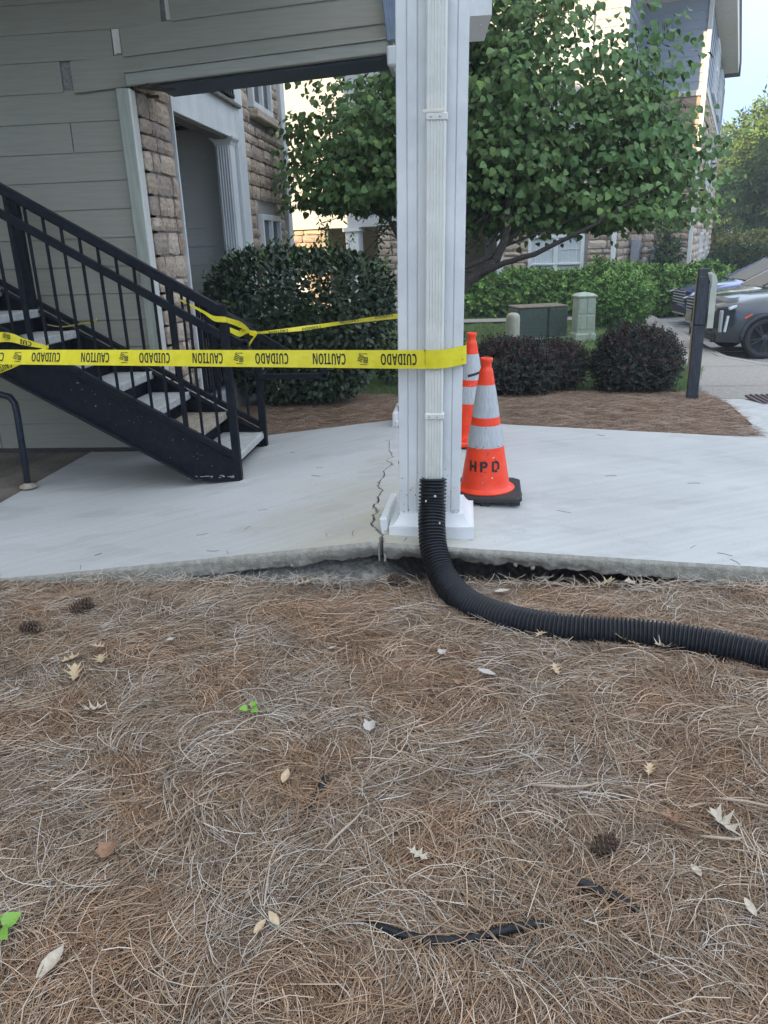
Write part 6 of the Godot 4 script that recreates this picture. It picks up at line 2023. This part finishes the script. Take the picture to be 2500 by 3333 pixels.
const OAK := [[0.03, -0.75], [0.06, -0.45], [0.20, -0.38], [0.36, -0.42], [0.16, -0.22], [0.13, -0.08], [0.30, 0.02], [0.50, 0.06], [0.24, 0.16], [0.14, 0.28], [0.26, 0.42], [0.34, 0.56], [0.14, 0.52], [0.0, 0.75], [-0.12, 0.54], [-0.34, 0.58], [-0.22, 0.40], [-0.13, 0.28], [-0.26, 0.16], [-0.52, 0.10], [-0.28, 0.0], [-0.13, -0.1], [-0.18, -0.24], [-0.36, -0.38], [-0.18, -0.38], [-0.05, -0.45], [-0.03, -0.75]]
const PLAIN := [[0.0, -0.6], [0.16, -0.4], [0.26, -0.1], [0.24, 0.2], [0.12, 0.45], [0.0, 0.6], [-0.13, 0.45], [-0.25, 0.18], [-0.27, -0.1], [-0.15, -0.4]]
const BROKEN := [[0.0, -0.4], [0.3, -0.34], [0.42, -0.1], [0.34, 0.12], [0.4, 0.36], [0.1, 0.30], [-0.12, 0.42], [-0.4, 0.2], [-0.32, -0.1], [-0.36, -0.3]]

func litter() -> void:
	var tan := stuff(lin(0.40, 0.29, 0.17), lin(0.52, 0.41, 0.27), 0.7, 0.03, Vector3(9, 9, 9), 0.6, 0.1, 90)
	var pale := stuff(lin(0.38, 0.33, 0.26), lin(0.52, 0.46, 0.37), 0.8, 0.03, Vector3(9, 9, 9), 0.6, 0.1, 91)
	var brown := stuff(lin(0.20, 0.105, 0.06), lin(0.31, 0.18, 0.11), 0.6, 0.03, Vector3(9, 9, 9), 0.6, 0.1, 92)
	var grey := stuff(lin(0.34, 0.31, 0.28), lin(0.50, 0.47, 0.43), 0.9, 0.05, Vector3(12, 12, 12), 0.6, 0.1, 93)
	for m in [tan, pale, brown, grey]: m.cull_mode = BaseMaterial3D.CULL_DISABLED
	var items := [
		[-1.407, -2.335, OAK, 0.055, tan, "tan lobed oak leaf, leftmost of the cluster below the pine cone"],
		[-1.29, -2.317, OAK, 0.06, tan, "tan lobed oak leaf, right-hand one of the cluster on the left"],
		[-1.346, -2.228, OAK, 0.068, tan, "largest tan oak leaf, nearest of the cluster on the left"],
		[-1.343, -2.404, OAK, 0.04, tan, "small tan oak leaf, farthest of the cluster on the left"],
		[0.639, -1.604, OAK, 0.06, pale, "pale cream oak leaf lying flat at the right, beside the broken twig"],
		[0.522, -1.602, OAK, 0.045, brown, "curled light brown oak leaf left of the pale cream one"],
		[0.502, -1.792, OAK, 0.035, tan, "small tan oak leaf alone above the curled brown one on the right"],
		[-0.854, -1.41, BROKEN, 0.05, brown, "reddish brown broken leaf standing out at the left foreground"],
		[-1.166, -2.007, OAK, 0.05, pale, "pale curled leaf between the oak cluster and the green sprout"],
		[-0.107, -1.45, OAK, 0.035, pale, "small whitish leaf upright left of the cut hose"],
		[0.615, -1.351, PLAIN, 0.032, pale, "small pale leaf at the right, below the cut hose"],
		[-1.089, -2.466, BROKEN, 0.035, grey, "crumpled white scrap left of the middle, nearer than the slab edge"],
		[-0.073, -2.399, BROKEN, 0.035, grey, "crumpled grey scrap below the bend of the drain pipe"],
		[0.575, -2.50, OAK, 0.06, tan, "tan oak leaf tucked against the near side of the drain pipe"],
		[0.70, -2.465, OAK, 0.06, pale, "pale oak leaf just right of the tan one against the drain pipe"],
		[0.283, -2.54, OAK, 0.045, tan, "ragged tan leaf against the near side of the pipe, left of the pair"],
		[0.164, -2.953, PLAIN, 0.05, pale, "pale leaf behind the drain pipe, near the slab edge"],
		[-0.48, -1.705, PLAIN, 0.038, tan, "oval tan leaf left of the black hose end"],
		[-0.405, -1.247, PLAIN, 0.030, tan, "oval tan leaf in the near foreground, upper one of a pair"],
		[-0.431, -1.227, PLAIN, 0.028, tan, "oval tan leaf in the near foreground, lower one of a pair"],
		[0.309, -2.285, OAK, 0.036, tan, "bright tan curled leaf in the open right of the middle"],
		[-0.469, -2.438, PLAIN, 0.026, pale, "small pale oval leaf in the open left of the pipe bend"],
		[0.078, -2.261, PLAIN, 0.048, grey, "long greyish leaf lying flat in the middle"],
		[-0.015, -2.214, BROKEN, 0.032, brown, "brown torn leaf beside the long greyish one"],
		[-0.835, -1.105, PLAIN, 0.055, pale, "long pale leaf at the bottom left edge"],
		[-0.277, -1.949, BROKEN, 0.04, grey, "torn grey leaf in the middle of the straw"],
		[0.53, -1.448, PLAIN, 0.03, pale, "pale leaf between cut hose and right edge"],
		[-0.70, -3.045, OAK, 0.05, tan, "dry tan oak leaf at the slab edge under the widest gap on the left"],
		[-0.55, -3.04, PLAIN, 0.045, pale, "pale dry leaf at the slab edge left of the pine cone"],
		[0.60, -3.05, OAK, 0.055, tan, "tan curled leaf caught at the slab edge right of the pipe"],
		[0.70, -3.05, BROKEN, 0.05, pale, "pale crumpled leaf caught at the slab edge, right of the tan one"]]
	for it in items:
		var y := straw_y(it[0], it[1]) + 0.048
		var t := MeshInstance3D.new()
		t.name = numbered(self, "dry_leaf")
		t.mesh = flat_leaf(it[2], it[3] * 1.15, rf(0.15, 0.7), rf(0.0, 0.4))
		t.material_override = it[4]
		add_child(t, true)
		t.transform = Transform3D(Basis(Vector3.UP, rf(0, TAU)) * Basis(Vector3(1, 0, 0), rf(-0.35, 0.35)), Vector3(it[0], y, it[1]))
		tag(t, it[5], "leaf", "dry leaves on the pine straw")
	# pine cones: a core with spiralling scales
	var cone_mat := stuff(lin(0.05, 0.032, 0.022), lin(0.17, 0.115, 0.08), 0.9, 0.05, Vector3(14, 14, 14), 1.0, 0.1, 94)
	for k in [[-1.571, -2.724, 0.048, "open brown pine cone on the straw at left, above the oak leaves"], [-1.691, -2.541, 0.042, "weathered flattened pine cone at the left edge"], [-0.273, -3.04, 0.044, "dark open pine cone under the slab edge, left of the drain pipe"], [0.329, -1.5, 0.034, "half buried pine cone above the cut black hose"]]:
		var t := thing("pine_cone", Vector3(k[0], straw_y(k[0], k[1]) + 0.045, k[1]), k[3], "pine cone", "pine cones on the straw", rf(0, TAU))
		t.rotation.z = 1.2
		var b := MB.new(true)
		b.lathe([[0.0, -0.8 * k[2]], [0.35 * k[2], -0.5 * k[2]], [0.4 * k[2], 0.1 * k[2]], [0.2 * k[2], 0.7 * k[2]], [0.0, 0.9 * k[2]]], 10)
		put("core", b.done(), cone_mat, t)
		b = MB.new()
		for i in 58:
			var a := i * 2.39996
			var s := i / 57.0
			var r: float = k[2] * (0.30 + 0.30 * sin(PI * (0.15 + 0.8 * s)))
			var y: float = k[2] * lerp(-0.75, 0.85, s)
			b.box(Vector3(r, 0, 0), Vector3(k[2] * 0.42, k[2] * 0.09, k[2] * 0.28), k[2] * 0.03, Transform3D(Basis(Vector3.UP, a) * Basis(Vector3.BACK, 0.25 + 0.5 * s), Vector3(0, y, 0)))
		put("scales", b.done(), cone_mat, t)
	# black irrigation hoses half buried in the straw
	var hose := func(pts: Array, label: String, r: float) -> Node3D:
		var t := thing("irrigation_hose", Vector3.ZERO, label, "hose", "black irrigation hoses in the straw")
		var c := Curve3D.new()
		for i in pts.size():
			var tg: Vector3 = (pts[min(i + 1, pts.size() - 1)] - pts[max(i - 1, 0)]) * 0.17
			c.add_point(pts[i], -tg, tg)
		var path := []
		var n := 28
		for i in n + 1: path.append(c.sample_baked(c.get_baked_length() * i / n, true) + Vector3(0, 0.017, 0))
		var b := MB.new(true)
		b.tube(path, [r], 12, false)
		var inner := path.duplicate()
		b.tube(inner, [r * 0.82], 12, false)
		put("tube", b.done(), M.pipe, t)
		return t
	hose.call([Vector3(-0.372, 0.036, -1.72), Vector3(-0.385, 0.030, -1.66), Vector3(-0.397, 0.026, -1.61), Vector3(-0.402, 0.012, -1.55), Vector3(-0.398, 0.018, -1.50)], "short black hose showing through the straw left of the middle", 0.010)
	hose.call([Vector3(0.258, 0.045, -1.385), Vector3(0.30, 0.038, -1.37), Vector3(0.345, 0.03, -1.355), Vector3(0.40, 0.01, -1.33), Vector3(0.48, -0.01, -1.30)], "cut black hose with an open end pointing left, right of the middle", 0.0115)
	hose.call([Vector3(-0.22, 0.012, -1.275), Vector3(-0.17, 0.028, -1.25), Vector3(-0.12, 0.032, -1.23), Vector3(-0.05, 0.033, -1.222), Vector3(0.02, 0.033, -1.233), Vector3(0.09, 0.034, -1.256), Vector3(0.15, 0.026, -1.28), Vector3(0.21, 0.008, -1.295)], "long black hose curving through the straw in the near foreground", 0.010)
	# sticks
	var twig := stuff(lin(0.30, 0.235, 0.17), lin(0.46, 0.38, 0.30), 0.9, 0.05, Vector3(14, 14, 14), 1.0, 0.1, 95)
	for k in [[[-0.331, -1.436], [-0.29, -1.50], [-0.25, -1.575], 0.0042, "grey twig slanting up to the right left of the middle"], [[-0.432, -1.27], [-0.44, -1.33], [-0.447, -1.40], 0.003, "thin grey twig pointing up, above the pair of oval leaves"], [[0.57, -1.56], [0.62, -1.553], [0.67, -1.556], 0.005, "broken pale twig beside the cream oak leaf"], [[0.185, -1.718], [0.27, -1.712], [0.356, -1.723], 0.0055, "bristly brown pine twig lying level right of the middle"], [[0.64, -1.70], [0.72, -1.69], [0.80, -1.675], 0.005, "pale twig at the right edge"], [[0.33, -2.33], [0.30, -2.30], [0.28, -2.28], 0.003, "tiny twig near the bright tan leaf"]]:
		var t := thing("twig", Vector3.ZERO, k[4], "twig", "twigs on the straw")
		var path := []
		for i in 3: path.append(Vector3(k[i][0], straw_y(k[i][0], k[i][1]) + 0.046 + 0.003 * i, k[i][1]))
		var b := MB.new(true)
		b.tube([path[0], path[0].lerp(path[1], 0.5) + Vector3(0, 0.003, 0.003), path[1], path[1].lerp(path[2], 0.6) + Vector3(0.0, -0.002, 0.004), path[2]], [k[3] * 0.6, k[3] * 0.75, k[3] * 0.8, k[3] * 0.6, k[3] * 0.35], 7)
		put("stick", b.done(), twig, t)
	# green seedlings
	var green := leafmat(0.5, 0.5)
	green.vertex_color_use_as_albedo = false
	green.albedo_color = lin(0.16, 0.33, 0.045).linear_to_srgb()
	for k in [[-0.661, -2.021, 0.024, "small bright green seedling alone in the straw left of the middle", 3], [-0.985, -1.17, 0.036, "pale green heart leaved seedling at the bottom left edge", 4]]:
		var t := thing("seedling", Vector3(k[0], straw_y(k[0], k[1]) + 0.015, k[1]), k[3], "seedling")
		for i in k[4]:
			var a: float = TAU * i / k[4] + 0.7
			var out := Vector3(cos(a), 0.25, sin(a))
			var st := MB.new(true)
			st.tube([Vector3(0, 0.0, 0), out * 0.012 + Vector3(0, 0.04, 0)], [0.0016, 0.0012], 5)
			put("stalk", st.done(), green, t)
			put("leaf", leaf_mesh(HEART, 0.2, 0.3), green, t, facing(out, Vector3.UP + Vector3(0, 0, 0.5), k[2] * rf(0.8, 1.1), out * 0.012 + Vector3(0, 0.04, 0)))
	# leaf scraps at the foot of the column and on the slab
	for k in [[-0.335, -3.225, 0.03, "dry leaf wedged in the crack at the column's left foot"], [-0.30, -3.30, 0.02, "curled dry scrap beside the loose base trim"]]:
		var t := MeshInstance3D.new()
		t.name = numbered(self, "dry_leaf")
		t.mesh = flat_leaf(OAK, k[2], 0.6, 0.5)
		t.material_override = tan
		add_child(t, true)
		t.transform = Transform3D(Basis(Vector3.UP, rf(0, TAU)) * Basis(Vector3.RIGHT, 0.5), Vector3(k[0], slab_y(k[0], k[1]) + 0.015, k[1]))
		tag(t, k[3], "leaf", "dry leaves at the column foot")
